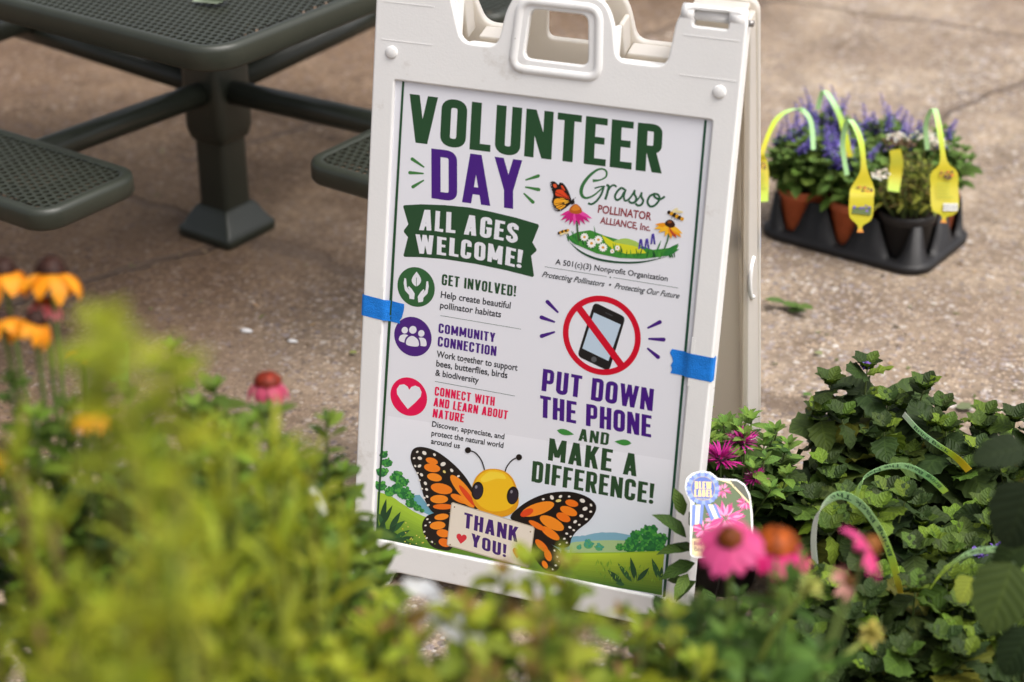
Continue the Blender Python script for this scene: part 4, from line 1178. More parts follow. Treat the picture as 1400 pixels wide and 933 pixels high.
def bushy(name, xy, label, cat, group, n_stem, height, spread, leafL, leafW, cols, potspec, z0=0, kind='ovate', node=.032, leaf_kw={}, seg0=.25, stemc=(.10, .14, .04), tips=None,
          lean=(0, 0), matk="leaf", pair=2, shrink=.45, el=(5, 40), seed=None, bud=True, stem_r=.0022, hvar=(.80, 1.04), foldr=(.05, .30), droopr=(.10, .42), rollr=.35):
    """potted plant of upright leafy stems"""
    if seed is not None: random.seed(seed)
    root = empty(name, (xy[0], xy[1], z0), label=label, cat=cat, group=group)
    r, h, mk = potspec
    if h > 0: pot(root, r, h, MAT[mk])
    base = h * .9
    st, lv, ends = MB(), Leaves(), []
    for i in range(n_stem):
        az = 2.4 * i + random.uniform(-.4, .4); rr = math.sqrt((i + .5) / n_stem)
        top = np.array([math.cos(az) * rr * spread + lean[0], math.sin(az) * rr * spread + lean[1], base + height * (1 - .38 * rr ** 2) * random.uniform(*hvar)])
        b0 = np.array([math.cos(az) * rr * r * .6, math.sin(az) * rr * r * .6, base])
        mid = (b0 + top) / 2 + np.array([top[0] - b0[0], top[1] - b0[1], 0]) * .12 + np.array([random.uniform(-.01, .01), random.uniform(-.01, .01), 0])
        path = catmull([b0, mid, top], 6)
        st.tube(path, [stem_r * (1.2 - .6 * k / len(path)) for k in range(len(path))], vary(stemc), 5)
        L = np.linalg.norm(top - b0); nn = max(3, int(L * (1 - seg0) / node)); az0 = random.uniform(0, 3)
        for k in range(nn):
            t = seg0 + (1 - seg0) * (k + .6) / nn
            p = path[min(int(t * (len(path) - 1)), len(path) - 1)] + (0 if k < nn - 1 else 0)
            f = t * (len(path) - 1) % 1; ip = min(int(t * (len(path) - 1)), len(path) - 2); p = path[ip] + f * (path[ip + 1] - path[ip])
            sc_ = 1 - shrink * max(0, (t - .55) / .45)
            for q in range(pair):
                a_ = az0 + k * math.pi / 2 * 1.03 + q * 2 * math.pi / pair + random.uniform(-.35, .35)
                e_ = math.radians(random.uniform(*el) + 25 * max(0, t - .7))
                d = (math.cos(a_) * math.cos(e_), math.sin(a_) * math.cos(e_), math.sin(e_))
                s_ = sc_ * random.uniform(.72, 1.15)
                c = vary(random.choice(cols)) if not (tips and t > .86) else vary(random.choice(tips))
                lv.leaf(p, d, (0, 0, 1), leafL * s_, leafW * s_, c, kind, random.uniform(*droopr), random.uniform(*foldr), roll=random.uniform(-rollr, rollr), **leaf_kw)
        if bud:
            for q in range(5):
                a_ = az0 + q * 2.4 + .3; d = (math.cos(a_) * .6, math.sin(a_) * .6, .8)
                lv.leaf(top, d, (0, 0, 1), leafL * .38, leafW * .36, vary(random.choice(tips or cols)), kind, .2, .3, **leaf_kw)
        ends.append((top, path))
    st.build("stem", MAT["stem"], root)
    lv.mb.build("foliage", MAT[matk], root)
    return root, ends

def cone_head(root, c, axis, r, petc, conec, n=14, droop=.55, cone_r=.30, cone_h=.34, pw=.36, darkc=None, name="flower"):
    """daisy-like head: petals mesh, cone sub-part"""
    ax = np.array(axis, float); ax /= np.linalg.norm(ax)
    s1 = np.cross(ax, [0, 0, 1.0]) if abs(ax[2]) < .95 else np.cross(ax, [1.0, 0, 0]); s1 /= np.linalg.norm(s1); s2 = np.cross(ax, s1)
    lv = Leaves()
    for k in range(n):
        t = 2 * math.pi * k / n + random.uniform(-.12, .12)
        d = math.cos(t) * s1 + math.sin(t) * s2
        dd = d * 1.0 - ax * random.uniform(.1, .45) * (droop + .2)
        lv.leaf(np.array(c) + d * r * cone_r * .7, dd, ax, r * random.uniform(.85, 1.05) * (1 - cone_r * .6), r * pw * random.uniform(.85, 1.1), vary(petc, .15, .05), 'petal', random.uniform(.3, .7) * droop, .12, 6, 2)
    o = lv.mb.build(name, MAT["petal"], root)
    cb = MB(); dk_ = darkc or tuple(v * .45 for v in conec)
    rows, seg = 6, 14
    vs_, vc = [], []
    for i in range(rows + 1):
        ph = math.pi / 2 * i / rows
        for k in range(seg):
            th = 2 * math.pi * (k + .5 * (i % 2)) / seg
            bmp = 1 + .10 * (-1) ** (i + k)
            q = np.array(c) + (math.cos(th) * s1 + math.sin(th) * s2) * r * cone_r * math.cos(ph) * bmp + ax * r * cone_h * math.sin(ph) * bmp
            vs_.append(q); m_ = random.random(); vc.append(tuple(np.array(conec) * (.5 + .7 * m_) if (i + k) % 2 else np.array(dk_)))
    cb.add(vs_, [(i * seg + k, i * seg + (k + 1) % seg, (i + 1) * seg + (k + 1) % seg, (i + 1) * seg + k) for i in range(rows) for k in range(seg)], vcol=vc)
    cb.build("cone", MAT["petal"], o)
    return o

def ribbon(path, widths, side, cols, text=None, n=8, tc=(.06, .16, .05)):
    """plastic strip through 3-D points; widths and colours per control point. Returns the mesh builder and a sampler"""
    C = catmull(path, n); N = len(C)
    Wt = [q[0] for q in catmull([(v, 0) for v in widths], n)]
    CC = catmull(cols, n)
    mb, L, fr = MB(), [0.0], []
    sd_ = np.array(side, float)
    for i in range(N):
        t = C[min(i + 1, N - 1)] - C[max(i - 1, 0)]; t /= np.linalg.norm(t)
        s_ = sd_ - t * (sd_ @ t); s_ /= np.linalg.norm(s_)
        fr.append((C[i], s_, np.cross(s_, t)))
        if i: L.append(L[-1] + np.linalg.norm(C[i] - C[i - 1]))
    th = .0005; vs_, vc = [], []
    for (p, s_, nn), w_, c in zip(fr, Wt, CC):
        c = tuple(max(0, float(v)) for v in c)
        for a_, b_ in ((-1, 1), (1, 1), (1, -1), (-1, -1)): vs_.append(p + s_ * a_ * w_ / 2 + nn * b_ * th / 2); vc.append(c)
    fs = [(i * 4 + k, i * 4 + (k + 1) % 4, (i + 1) * 4 + (k + 1) % 4, (i + 1) * 4 + k) for i in range(N - 1) for k in range(4)] + [(3, 2, 1, 0), tuple((N - 1) * 4 + k for k in range(4))]
    mb.add(vs_, fs, smooth=False, vcol=vc)
    def sample(l):
        l = min(max(l, 0), L[-1]); i = int(np.searchsorted(L, l)); i = min(max(i, 1), N - 1)
        f_ = (l - L[i - 1]) / (L[i] - L[i - 1] + 1e-9)
        return [fr[i - 1][k] * (1 - f_) + fr[i][k] * f_ for k in range(3)]
    def write(txt, l0, l1, hgt, c, flip=1, both=True):
        V, F = font_tris(txt, .012)
        for sgn in ((1, -1) if both else (1,)):
            pts = []
            for x, y in V:
                p, s_, nn = sample(l0 + (l1 - l0) * x)
                pts.append(p + s_ * flip * (y - .5) * hgt + nn * sgn * (th / 2 + 2.5e-4))
            mb.add(pts, F, c, False)
    return mb, write, L[-1], fr

MINT, LIME, YEL = (.48, .80, .38), (.50, .72, .08), (.54, .47, .018)

# ================================================================== nursery tray with pots, behind the sign
TRY = math.radians(-15)
TRC = np.array([.247, 1.815])
tray = empty("nursery_tray", (TRC[0], TRC[1], 0), TRY, label="black plastic carry tray holding flower pots on the paving behind the sign", cat="tray")
tm = MB()
tw, td = .44, .295
def rr_path(w_, d_, r, n=8):
    out = []
    for (sx, sy, a0) in ((1, -1, -90), (1, 1, 0), (-1, 1, 90), (-1, -1, 180)):
        for k in range(n + 1):
            t = math.radians(a0 + 90 * k / n); out.append((sx * (w_ / 2 - r) + r * math.cos(t), sy * (d_ / 2 - r) + r * math.sin(t)))
    # resample evenly
    out.append(out[0]); o = np.array(out); sl = np.r_[0, np.cumsum(np.linalg.norm(np.diff(o, axis=0), axis=1))]
    u = np.linspace(0, sl[-1], 161)[:-1]
    return np.c_[np.interp(u, sl, o[:, 0]), np.interp(u, sl, o[:, 1])]
pth = rr_path(tw, td, .055)
POTX = [-.141, 0.0, .141]; POTY = [-.070, .070]
def wall_h(x, y):
    if abs(y) > td / 2 - .03: d = min(abs(x - q) for q in POTX)
    else: d = min(abs(y - q) for q in POTY)
    return .026 + .090 * min(1, max(0, (d - .012) / .036))
vs_, nrow = [], 8
cxy = pth.mean(0)
for (x, y) in pth:
    h = wall_h(x, y); k = np.array([x, y])
    def off(o_): 
        n_ = np.array([max(-1, min(1, (abs(x) - (tw / 2 - .055)) / .055)) * np.sign(x) if abs(x) > tw / 2 - .055 else 0, (abs(y) - (td / 2 - .055)) / .055 * np.sign(y) if abs(y) > td / 2 - .055 else 0])
        ln = np.linalg.norm(n_); n_ = n_ / ln if ln > 1e-6 else n_
        return k + n_ * o_
    for o_, z in ((-.012, .002), (.006, 0), (.008, .016), (.004, .020), (-.004, .024), (-.016, h), (-.020, h), (-.014, .02)):
        q = off(o_); vs_.append((q[0], q[1], z))
N = len(pth)
tm.add(vs_, [(i * nrow + k, ((i + 1) % N) * nrow + k, ((i + 1) % N) * nrow + k + 1, i * nrow + k + 1) for i in range(N) for k in range(nrow - 1)])
tm.box((0, 0, .008), (tw - .03, td - .03, .008))
for x in (-.0705, .0705): tm.box((x, 0, .045), (.012, td - .06, .07))
tm.box((0, 0, .042), (tw - .06, .012, .06))
tm.build("tray_body", MAT["tray"], tray)
Rt = np.array([[math.cos(TRY), -math.sin(TRY)], [math.sin(TRY), math.cos(TRY)]])
def tray_xy(i, j): return TRC + Rt @ np.array([POTX[i], POTY[j]])
SAL = [(.095, .165, .03), (.12, .205, .035), (.075, .135, .026), (.145, .235, .045)]
def salvia(i, j, label, n_stem, h, n_sp, seed, mk="terra", sph=.11):
    xy = tray_xy(i, j)
    root, ends = bushy("salvia_plant", xy, label, "flower", "blue salvia in the tray", n_stem + 10, h + .02, .088, .060, .034, SAL, (.064, .118, mk), z0=.013, kind='ovate', node=.018,
                       leaf_kw=dict(nl=4, nw=2), tips=[(.13, .22, .05)], seed=seed, el=(-30, 45))
    pick = sorted(ends, key=lambda e: -e[0][2])[:n_sp]
    for top, _ in pick:
        lv = Leaves(); hgt = sph * random.uniform(.40, .95)
        top = np.array([top[0] * 1.25, top[1] * 1.25, top[2] - .02]); ln = np.array([random.uniform(-.045, .045), random.uniform(-.045, .045), hgt])
        for k in range(34):
            t = k / 34; p = top + ln * t; a_ = k * 2.4; d = (math.cos(a_), math.sin(a_), .35)
            s_ = .020 * (1 - .65 * t)
            lv.leaf(p, d, (0, 0, 1), s_, s_ * .55, vary(random.choice([(.16, .11, .50), (.24, .17, .62), (.10, .07, .32), (.32, .26, .66)]), .25), 'petal', .3, .2, 3, 1)
        lv.mb.build("flower_spike", MAT["petal"], root)
        sm_ = MB(); sm_.tube([top - ln * .1, top + ln], .0012, (.06, .07, .06), 4); sm_.build("spike_stalk", MAT["stem"], root)
    return root
salvia(0, 0, "leafy blue salvia at the tray's front corner nearest the sign", 26, .125, 14, 21)
salvia(1, 0, "blue salvia in the middle of the tray's front row", 24, .115, 8, 22)
salvia(0, 1, "blue salvia in the tray's back corner behind the front salvias", 22, .13, 12, 23)
salvia(1, 1, "tall blue salvia in the middle of the tray's back row", 20, .135, 10, 24)
salvia(2, 1, "straggling salvia leaning out at the tray's far right corner", 14, .15, 3, 25, "terra", .07)
# thin yellow-green plant in a black pot with pale yarrow heads
xy = tray_xy(2, 0)
root, ends = bushy("yarrow_plant", xy, "thin feathery yarrow with white flower heads in the black pot", "flower", None, 44, .15, .085, .042, .0075,
                   [(.24, .27, .04), (.31, .33, .06), (.18, .21, .035), (.17, .12, .05)], (.070, .122, "tray"), z0=.013, kind='strap', node=.014, leaf_kw=dict(nl=3, nw=1), matk="soft", seed=31, el=(-10, 45), bud=False)
for (px_, py_, d_, brown) in ((1204, 241, 4.52, 0), (1268, 188, 4.6, 0), (1283, 196, 4.62, 0), (1228, 188, 4.68, 0), (1219, 196, 4.66, 1), (1238, 197, 4.66, 1)):
    c0 = at(px_, py_, d_) - np.array([xy[0], xy[1], .013]); lv = Leaves()
    for k in range(46):
        q = c0 + np.array([random.gauss(0, .013), random.gauss(0, .013), random.gauss(0, .003)])
        lv.leaf(q, rdir(10, 70), (0, 0, 1), .009, .008, vary((.15, .09, .05) if brown else (.72, .68, .58), .12), 'petal', .1, .1, 2, 1)
    lv.mb.build("flower_head", MAT["petal"], root)
    sm_ = MB(); sm_.tube(catmull([(random.uniform(-.02, .02), random.uniform(-.02, .02), .11), c0 * .6 + np.array([0, 0, .03]), c0], 4), .0014, (.14, .16, .04), 5); sm_.build("flower_stalk", MAT["stem"], root)
# trailing twig
# loop tags stuck in the pots
def loop_tag(name, ctrl, wid, side, cols, label, group, text=None, pic=None):
    mb, write, L, fr = ribbon(ctrl, wid, side, cols)
    if text: write(text[0], text[1] * L, text[2] * L, text[3], (.05, .13, .06), text[4])
    if pic: pic(mb)
    o = mb.build(name, MAT["tag"])
    return tag(o, label, "plant tag", group)
def pic_label(c0, c1, wd, side, photo=None, white=None, seed=0):
    """printed panel on a hanging label: rows of orange flowers, dark photo, lines of small print, price patch"""
    def f(mb):
        random.seed(seed)
        p0, p1 = np.array(c0), np.array(c1); ax = p1 - p0; s_ = np.array(side, float); s_ -= ax * (s_ @ ax) / (ax @ ax); s_ /= np.linalg.norm(s_)
        nn = np.cross(ax / np.linalg.norm(ax), s_)
        if nn @ (CAM_LOC - p0) < 0: nn = -nn
        def quad(u0, v0, u1, v1, c, lift):
            mb.add([p0 + ax * v + s_ * u * wd + nn * lift for u, v in ((u0, v0), (u1, v0), (u1, v1), (u0, v1))], [(0, 1, 2, 3)], c, False)
        for k in range(16):
            u, v = random.uniform(-.34, .30), random.uniform(-.05, .16)
            quad(u, v, u + .10, v + .05, random.choice([(.60, .16, .02), (.12, .04, .02), (.55, .30, .02), (.08, .03, .02)]), .0038 + k * 3e-5)
        if photo:
            quad(*photo, (.09, .13, .03), .0040)
            for k in range(26):
                u, v = random.uniform(photo[0], photo[2] - .1), random.uniform(photo[1], photo[3] - .07)
                quad(u, v, u + .10, v + .07, random.choice([(.10, .06, .30), (.05, .03, .14), (.16, .11, .40), (.06, .10, .02)]), .0042 + k * 3e-5)
        else:
            for k in range(5):
                quad(-.30, .30 + k * .09, random.uniform(.1, .32), .325 + k * .09, (.38, .42, .04), .0040)
        if white:
            quad(*white, (.70, .70, .68), .0044)
            for k in range(9):
                u = white[0] + (white[2] - white[0]) * (k + .3) / 9; quad(u, white[1] + .03, u + .018, white[3] - .03, (.1, .1, .1), .0047)
    return f
TG = "looped plant tags in the tray"
RIGHT = CAM_ROT[:, 0]
FWD = -CAM_ROT[:, 2]
D = 4.42
pA = [at(1112, 205, 4.60), at(1108, 165, 4.6), at(1090, 149, 4.6), at(1062, 163, 4.56), at(1043, 205, 4.5), at(1040, 222, 4.5), at(1041, 245, 4.49), at(1044, 276, 4.48)]
loop_tag("plant_tag", pA, [.011, .011, .011, .011, .012, .030, .034, .020], RIGHT, [MINT, MINT, MINT, LIME, YEL, YEL, YEL, LIME], "yellow looped plant tag hanging against the sign side of the tray", TG,
         pic=pic_label(pA[5], pA[7], .028, RIGHT, seed=1))
pB = [at(1158, 240, 4.42), at(1152, 195, 4.40), at(1161, 164, 4.36), at(1176, 190, 4.34), at(1181, 230, 4.33), at(1180, 256, 4.33), at(1178, 270, 4.32), at(1177, 297, 4.32), at(1176, 309, 4.32), at(1176, 318, 4.32)]
loop_tag("plant_tag", pB, [.011, .011, .012, .013, .014, .048, .053, .049, .011, .015], RIGHT, [MINT, MINT, MINT, LIME, YEL, YEL, YEL, YEL, YEL, (.75, .25, .06)], "yellow looped plant tag with a purple flower picture on the tray front", TG,
         pic=pic_label(pB[5], pB[7], .052, RIGHT, photo=(-.40, .28, .40, .92), seed=2))
pC = [at(1162, 215, 4.70), at(1152, 170, 4.7), at(1140, 142, 4.7), at(1126, 125, 4.72), at(1118, 150, 4.74)]
loop_tag("plant_tag", pC, [.014, .014, .013, .012, .011], RIGHT, [YEL, LIME, MINT, MINT, MINT], "narrow green plant tag arching above the salvia spikes at the back", TG)
pD = [at(1268, 205, 4.55), at(1266, 170, 4.52), at(1277, 149, 4.48), at(1285, 180, 4.45), at(1290, 220, 4.44), at(1291, 236, 4.44), at(1291, 255, 4.44), at(1292, 287, 4.43), at(1291, 297, 4.43), at(1290, 305, 4.43)]
loop_tag("plant_tag", pD, [.011, .011, .012, .013, .016, .058, .062, .058, .011, .015], RIGHT, [MINT, MINT, MINT, LIME, YEL, YEL, YEL, YEL, YEL, (.75, .25, .06)], "large yellow looped plant tag with a white price patch, over the tray's right end", TG,
         pic=pic_label(pD[5], pD[7], .060, RIGHT, white=(-.08, .84, .46, 1.04), seed=3))
pE = [at(1224, 205, 4.60), at(1226, 222, 4.6), at(1224, 240, 4.6), at(1221, 262, 4.59)]
loop_tag("plant_tag", pE, [.026, .030, .030, .028], RIGHT, [YEL, (.42, .40, .02), YEL, LIME], "yellow plant tag half hidden among the yarrow stems in the black pot", TG)

# ================================================================== leaves and pebbles lying on the paving
def fallen(px_, py_, label, n, L, c, seed):
    random.seed(seed); q = ground_at(px_, py_, .004); lv = Leaves()
    for k in range(n):
        a_ = random.uniform(-.6, .6) + (math.pi if k % 2 else 0)
        lv.leaf((random.uniform(-.5, .5) * L * (n > 1), random.uniform(-.2, .2) * L * (n > 1), .002 + .004 * k), (math.cos(a_), math.sin(a_), .06), (0, 0, 1), L * random.uniform(.7, 1), L * .55, vary(c, .15), 'ovate', -.05, .25, 6, 2, .1)
    o = lv.mb.build("fallen_leaf", MAT["debris"], loc=q); tag(o, label, "leaf", "leaves lying on the paving")
fallen(1085, 424, "crumpled green leaf sprig on the paving below the tray", 5, .050, (.09, .16, .04), 41)
fallen(1306, 558, "single pale green leaf on the paving above the right-hand plants", 1, .055, (.14, .17, .08), 42)
fallen(1114, 482, "small pale leaf fragment on the paving between sign and tray leaf", 1, .028, (.22, .26, .12), 43)
fallen(1097, 540, "small green leaf fragment on the paving near the rear board's foot", 1, .028, (.12, .20, .05), 44)
fallen(478, 482, "yellowish leaf fragment on the paving left of the sign", 1, .026, (.35, .34, .10), 45)
random.seed(47)
lt = Leaves()
for k in range(170):
    px_, py_ = random.choice([(random.uniform(150, 500), random.uniform(330, 520)), (random.uniform(1040, 1400), random.uniform(330, 570)), (random.uniform(1040, 1400), random.uniform(20, 330)), (random.uniform(0, 520), random.uniform(60, 330))])
    a_ = random.uniform(0, 6.28)
    lt.leaf(ground_at(px_, py_, .002), (math.cos(a_), math.sin(a_), .05), (0, 0, 1), random.uniform(.006, .022), random.uniform(.003, .009), vary(random.choice([(.20, .13, .07), (.30, .22, .13), (.10, .07, .045), (.13, .15, .05)]), .3), 'ovate', -.1, .3, 3, 1)
tag(lt.mb.build("dry_litter", MAT["debris"]), "tiny dry leaf bits scattered over the paving", "litter", kind="stuff")
for i, (px_, py_, label, r) in enumerate(((337, 453, "white pebble on the paving, larger of two left of the sign", .011), (400, 467, "white pebble on the paving, smaller of two left of the sign", .009))):
    pb = MB(); pb.lathe([(.001, r * .5), (r * .6, r * .42), (r, .1 * r), (r * .8, 0)], seg=9, color=(.75, .74, .74))
    o = pb.build("pebble", MAT["debris"], loc=ground_at(px_, py_, .001)); o.scale = (1.5, .9, 1); tag(o, label, "pebble", "white pebbles")

# ================================================================== broad-leaved potted plants at the right, in focus
DG = [(.027, .048, .012), (.040, .068, .015), (.020, .036, .011), (.052, .084, .017), (.032, .055, .017), (.030, .052, .012), (.095, .10, .014)]
BT = [(.115, .185, .018), (.07, .12, .018), (.035, .06, .014), (.03, .052, .012)]
BG = "broad-leaved plants in pots at the right"
KW = dict(nl=13, nw=6, serr=.07, crinkle=.075)
specs = [
    (1192, 640, 3.72, .275, .105, 15, "tallest broad-leaved plant with a tiny mauve bud, beside the paving", 51),
    (1295, 670, 3.70, .20, .11, 15, "broad-leaved plant under the single fallen leaf, holding a half-hidden yellow tag end", 52),
    (1385, 690, 3.66, .185, .11, 13, "broad-leaved plant at the far right edge behind the large dark leaves", 53),
    (1110, 700, 3.55, .16, .095, 13, "broad-leaved plant just right of the picture tag, with the widest tag loop", 54),
    (1215, 745, 3.42, .19, .115, 16, "broad-leaved plant in the centre of the right-hand group", 55),
    (1330, 770, 3.40, .18, .115, 16, "broad-leaved plant with the lower right green tag loop", 56),
    (1160, 860, 3.20, .16, .115, 15, "broad-leaved plant behind the yellowish spent flower, low in the frame", 57),
    (1275, 880, 3.18, .165, .12, 16, "broad-leaved plant at the bottom edge above a terracotta rim", 58),
    (1385, 880, 3.22, .165, .11, 14, "broad-leaved plant in the bottom right corner of the frame", 59),
]
PLANT_XY = []
for (px_, py_, d_, hgt, spr, ns, label, seed) in specs:
    q = at(px_, py_, d_); PLANT_XY.append(q)
    root, ends = bushy("potted_shrub", q[:2], label, "plant", BG, ns - 1, hgt * .76, spr * 1.08, .112, .084, DG, (.072, .118, "terra"), kind='ovate', node=.034, leaf_kw=KW, tips=BT, seed=seed, el=(-38, 34), shrink=.55, hvar=(.45, 1.18), foldr=(-.05, .20), droopr=(.05, .55), rollr=.6)
    heads = {51: [max((e[0] for e in ends), key=lambda e: e[2]) + np.array([0, 0, .006])], 56: [at(1338, 758, 3.3) - np.array([q[0], q[1], 0]), at(1366, 752, 3.3) - np.array([q[0], q[1], 0])]}
    for c0 in heads.get(seed, []):
        lv = Leaves()
        for k in range(16):
            lv.leaf(c0 + np.array([random.gauss(0, .005), random.gauss(0, .005), random.gauss(0, .003)]), rdir(20, 80), (0, 0, 1), .011, .008, vary((.20, .10, .50), .2), 'petal', .2, .2, 2, 1)
        lv.mb.build("flower_head", MAT["petal"], root)
# looped tags on those plants
TG2 = "looped plant tags among the right-hand plants"
def big_loop(pts, wd, cols, label, txt):
    pts = [p - FWD * .16 - CAM_ROT[:, 1] * 0 for p in pts]
    mb, write, L, fr = ribbon(pts, [.82 * v for v in wd], RIGHT * .35 + CAM_ROT[:, 1] * .75 - FWD * .6, cols)
    if txt: write(txt[0], L * txt[1], L * txt[2], txt[3], (.05, .13, .06), txt[4])
    o = mb.build("plant_tag", MAT["tag"]); tag(o, label, "plant tag", TG2)
GR = (.68, .72, .62)
big_loop([at(1097, 775, 3.44), at(1093, 725, 3.43), at(1100, 690, 3.42), at(1124, 668, 3.40), at(1152, 678, 3.38), at(1178, 712, 3.36), at(1195, 752, 3.35), at(1206, 795, 3.36)],
         [.015, .015, .016, .018, .020, .020, .018, .012], [GR, GR, GR, MINT, (.40, .66, .30), (.42, .66, .22), LIME, (.72, .50, .04)], "widest green looped plant tag, its tail behind the side-on pink coneflower", ("Bring Back The", .82, .40, .0085, -1))
big_loop([at(1148, 672, 3.52), at(1160, 645, 3.50), at(1185, 632, 3.49), at(1215, 630, 3.48), at(1245, 645, 3.48), at(1266, 664, 3.5)],
         [.009, .010, .012, .014, .015, .014], [LIME, MINT, MINT, MINT, (.30, .62, .22), LIME], "green looped plant tag arching across the middle of the shrubs", ("Bring Back The Natives", .92, .1, .006, -1))
big_loop([at(1212, 562, 3.68), at(1230, 582, 3.66), at(1250, 598, 3.64), at(1268, 610, 3.63), at(1284, 622, 3.62), at(1297, 636, 3.62)],
         [.013, .013, .013, .013, .016, .017], [GR, MINT, MINT, LIME, YEL, (.80, .55, .03)], "straight green and yellow plant tag behind the tallest shrub", ("Bring Back", .2, .7, .006, 1))
big_loop([at(1243, 788, 3.20), at(1262, 764, 3.18), at(1290, 744, 3.17), at(1320, 737, 3.16), at(1350, 740, 3.16), at(1380, 757, 3.18)],
         [.007, .011, .014, .015, .015, .012], [LIME, LIME, MINT, MINT, MINT, MINT], "lower right green looped plant tag near a mauve flower", ("Bring Back The Natives", .95, .15, .0068, -1))
big_loop([at(1320, 692, 3.4), at(1338, 684, 3.38), at(1360, 680, 3.37), at(1385, 683, 3.37), at(1410, 694, 3.38)],
         [.007, .011, .013, .014, .013], [LIME, MINT, MINT, MINT, MINT], "green looped plant tag cut by the right edge of the frame", ("Bring Back", .9, .3, .0065, -1))
# large dark leaved plant at the right edge, nearer the lens
q = at(1440, 720, 2.95)
root = empty("large_leaved_plant", (q[0], q[1], 0), label="plant with large dark rounded leaves at the right edge, nearer than the shrubs", cat="plant")
pot(root, .085, .14, MAT["terra"])
st, lv = MB(), Leaves()
for (px_, py_, d_, ax_, L, W, c, el_) in ((1402, 612, 2.6, (-.95, -.1), .075, .05, (.016, .026, .010), -.15), (1412, 660, 2.6, (-.35, .1), .10, .085, (.012, .020, .008), -.9), (1385, 770, 2.7, (-.35, -.2), .105, .085, (.040, .062, .014), -.85),
                                        (1412, 740, 2.7, (-.6, .2), .07, .05, (.025, .042, .012), -.4), (1420, 640, 2.95, (.6, .2), .10, .075, (.03, .05, .02), -.2), (1330, 790, 2.95, (-.5, -.6), .05, .04, (.14, .17, .02), -.6), (1410, 860, 2.7, (-.4, .1), .08, .06, (.015, .028, .01), -.7)):
    p = at(px_, py_, d_) - np.array([q[0], q[1], 0])
    dd = RIGHT * ax_[0] + CAM_ROT[:, 1] * el_ + FWD * ax_[1]
    lv.leaf(p, dd, CAM_ROT[:, 1] * .6 - FWD, L, W, c, 'heart', .18, .15, 9, 4, .05, .02)
    st.tube(catmull([(0, 0, .12), p * .6 + np.array([.02, 0, .08]), p], 5), .0025, (.05, .08, .03), 6)
st.build("stem", MAT["stem"], root); lv.mb.build("foliage", MAT["dark"], root)

# ================================================================== bee balm with its picture tag, beside the sign
q = at(992, 690, 3.56)
BB = [(.045, .090, .016), (.06, .115, .02), (.036, .074, .014), (.085, .155, .026)]
bb, ends = bushy("bee_balm_plant", q[:2], "bee balm with shaggy magenta flowers between the sign and the shrubs", "flower", None, 34, .225, .125, .062, .028, BB, (.075, .125, "tray"), kind='lance', node=.024,
                 leaf_kw=dict(nl=6, nw=2, serr=.07), tips=[(.15, .26, .04), (.12, .22, .04)], seed=61, el=(0, 40))
def balm(c0, r, axis, c=(.50, .02, .26)):
    ax = np.array(axis, float); ax /= np.linalg.norm(ax); lv = Leaves()
    for k in range(70):
        d = rdir(-15, 75); s_ = r * random.uniform(.7, 1.05)
        lv.leaf(np.array(c0) + d * r * .2, d + ax * .25, (0, 0, 1), s_, r * .12, vary(random.choice([c, (.62, .03, .34), (.42, .015, .22)]), .2), 'strap', random.uniform(-.1, .3), .4, 4, 1)
    o = lv.mb.build("flower", MAT["petal"], bb)
    cb = MB(); cb.lathe([(.001, r * .28), (r * .2, r * .22), (r * .28, r * .05), (r * .2, -r * .1)], c0, 12, (.06, .015, .035)); cb.build("flower_centre", MAT["petal"], o)
    st = MB(); st.tube(catmull([np.array(c0) * .5 + np.array([0, 0, .06]), np.array(c0) * .85, np.array(c0)], 4), .0018, (.09, .13, .04), 5); st.build("flower_stalk", MAT["stem"], bb)
off = np.array([q[0], q[1], 0])
balm(at(985, 630, 3.42) - off, .036, (0, -.6, .7)); balm(at(1014, 606, 3.46) - off, .030, (.1, -.3, .9)); balm(at(1032, 655, 3.44) - off, .022, (.3, 0, .7), (.30, .01, .12))
# leaves that reach in front of the sign's right edge
lv = Leaves()
for (px_, py_, d_, sx, sy, L) in ((938, 735, 3.30, -.7, .75, .07), (945, 752, 3.30, -.9, .1, .06), (935, 705, 3.30, -.3, .9, .05), (950, 770, 3.30, -.9, -.25, .065), (940, 785, 3.30, -.5, -.8, .05), (955, 715, 3.30, -.2, 1, .045), (948, 740, 3.30, .2, .8, .05), (952, 795, 3.3, -.6, -.4, .055), (958, 760, 3.31, -.6, .5, .05), (962, 805, 3.3, .3, -.7, .06), (945, 800, 3.3, -.8, .3, .045), (960, 735, 3.31, -.45, .8, .05)):
    lv.leaf(at(px_, py_, d_) - off, RIGHT * sx + CAM_ROT[:, 1] * sy - FWD * random.uniform(-.2, .7), CAM_ROT[:, 1] * random.uniform(.2, 1.4) - FWD + RIGHT * random.uniform(-.6, .6), L, L * .42, vary(random.choice(BB)), 'lance', .3, .35, 6, 2, .07)
lv.mb.build("side_shoot", MAT["leaf"], bb)
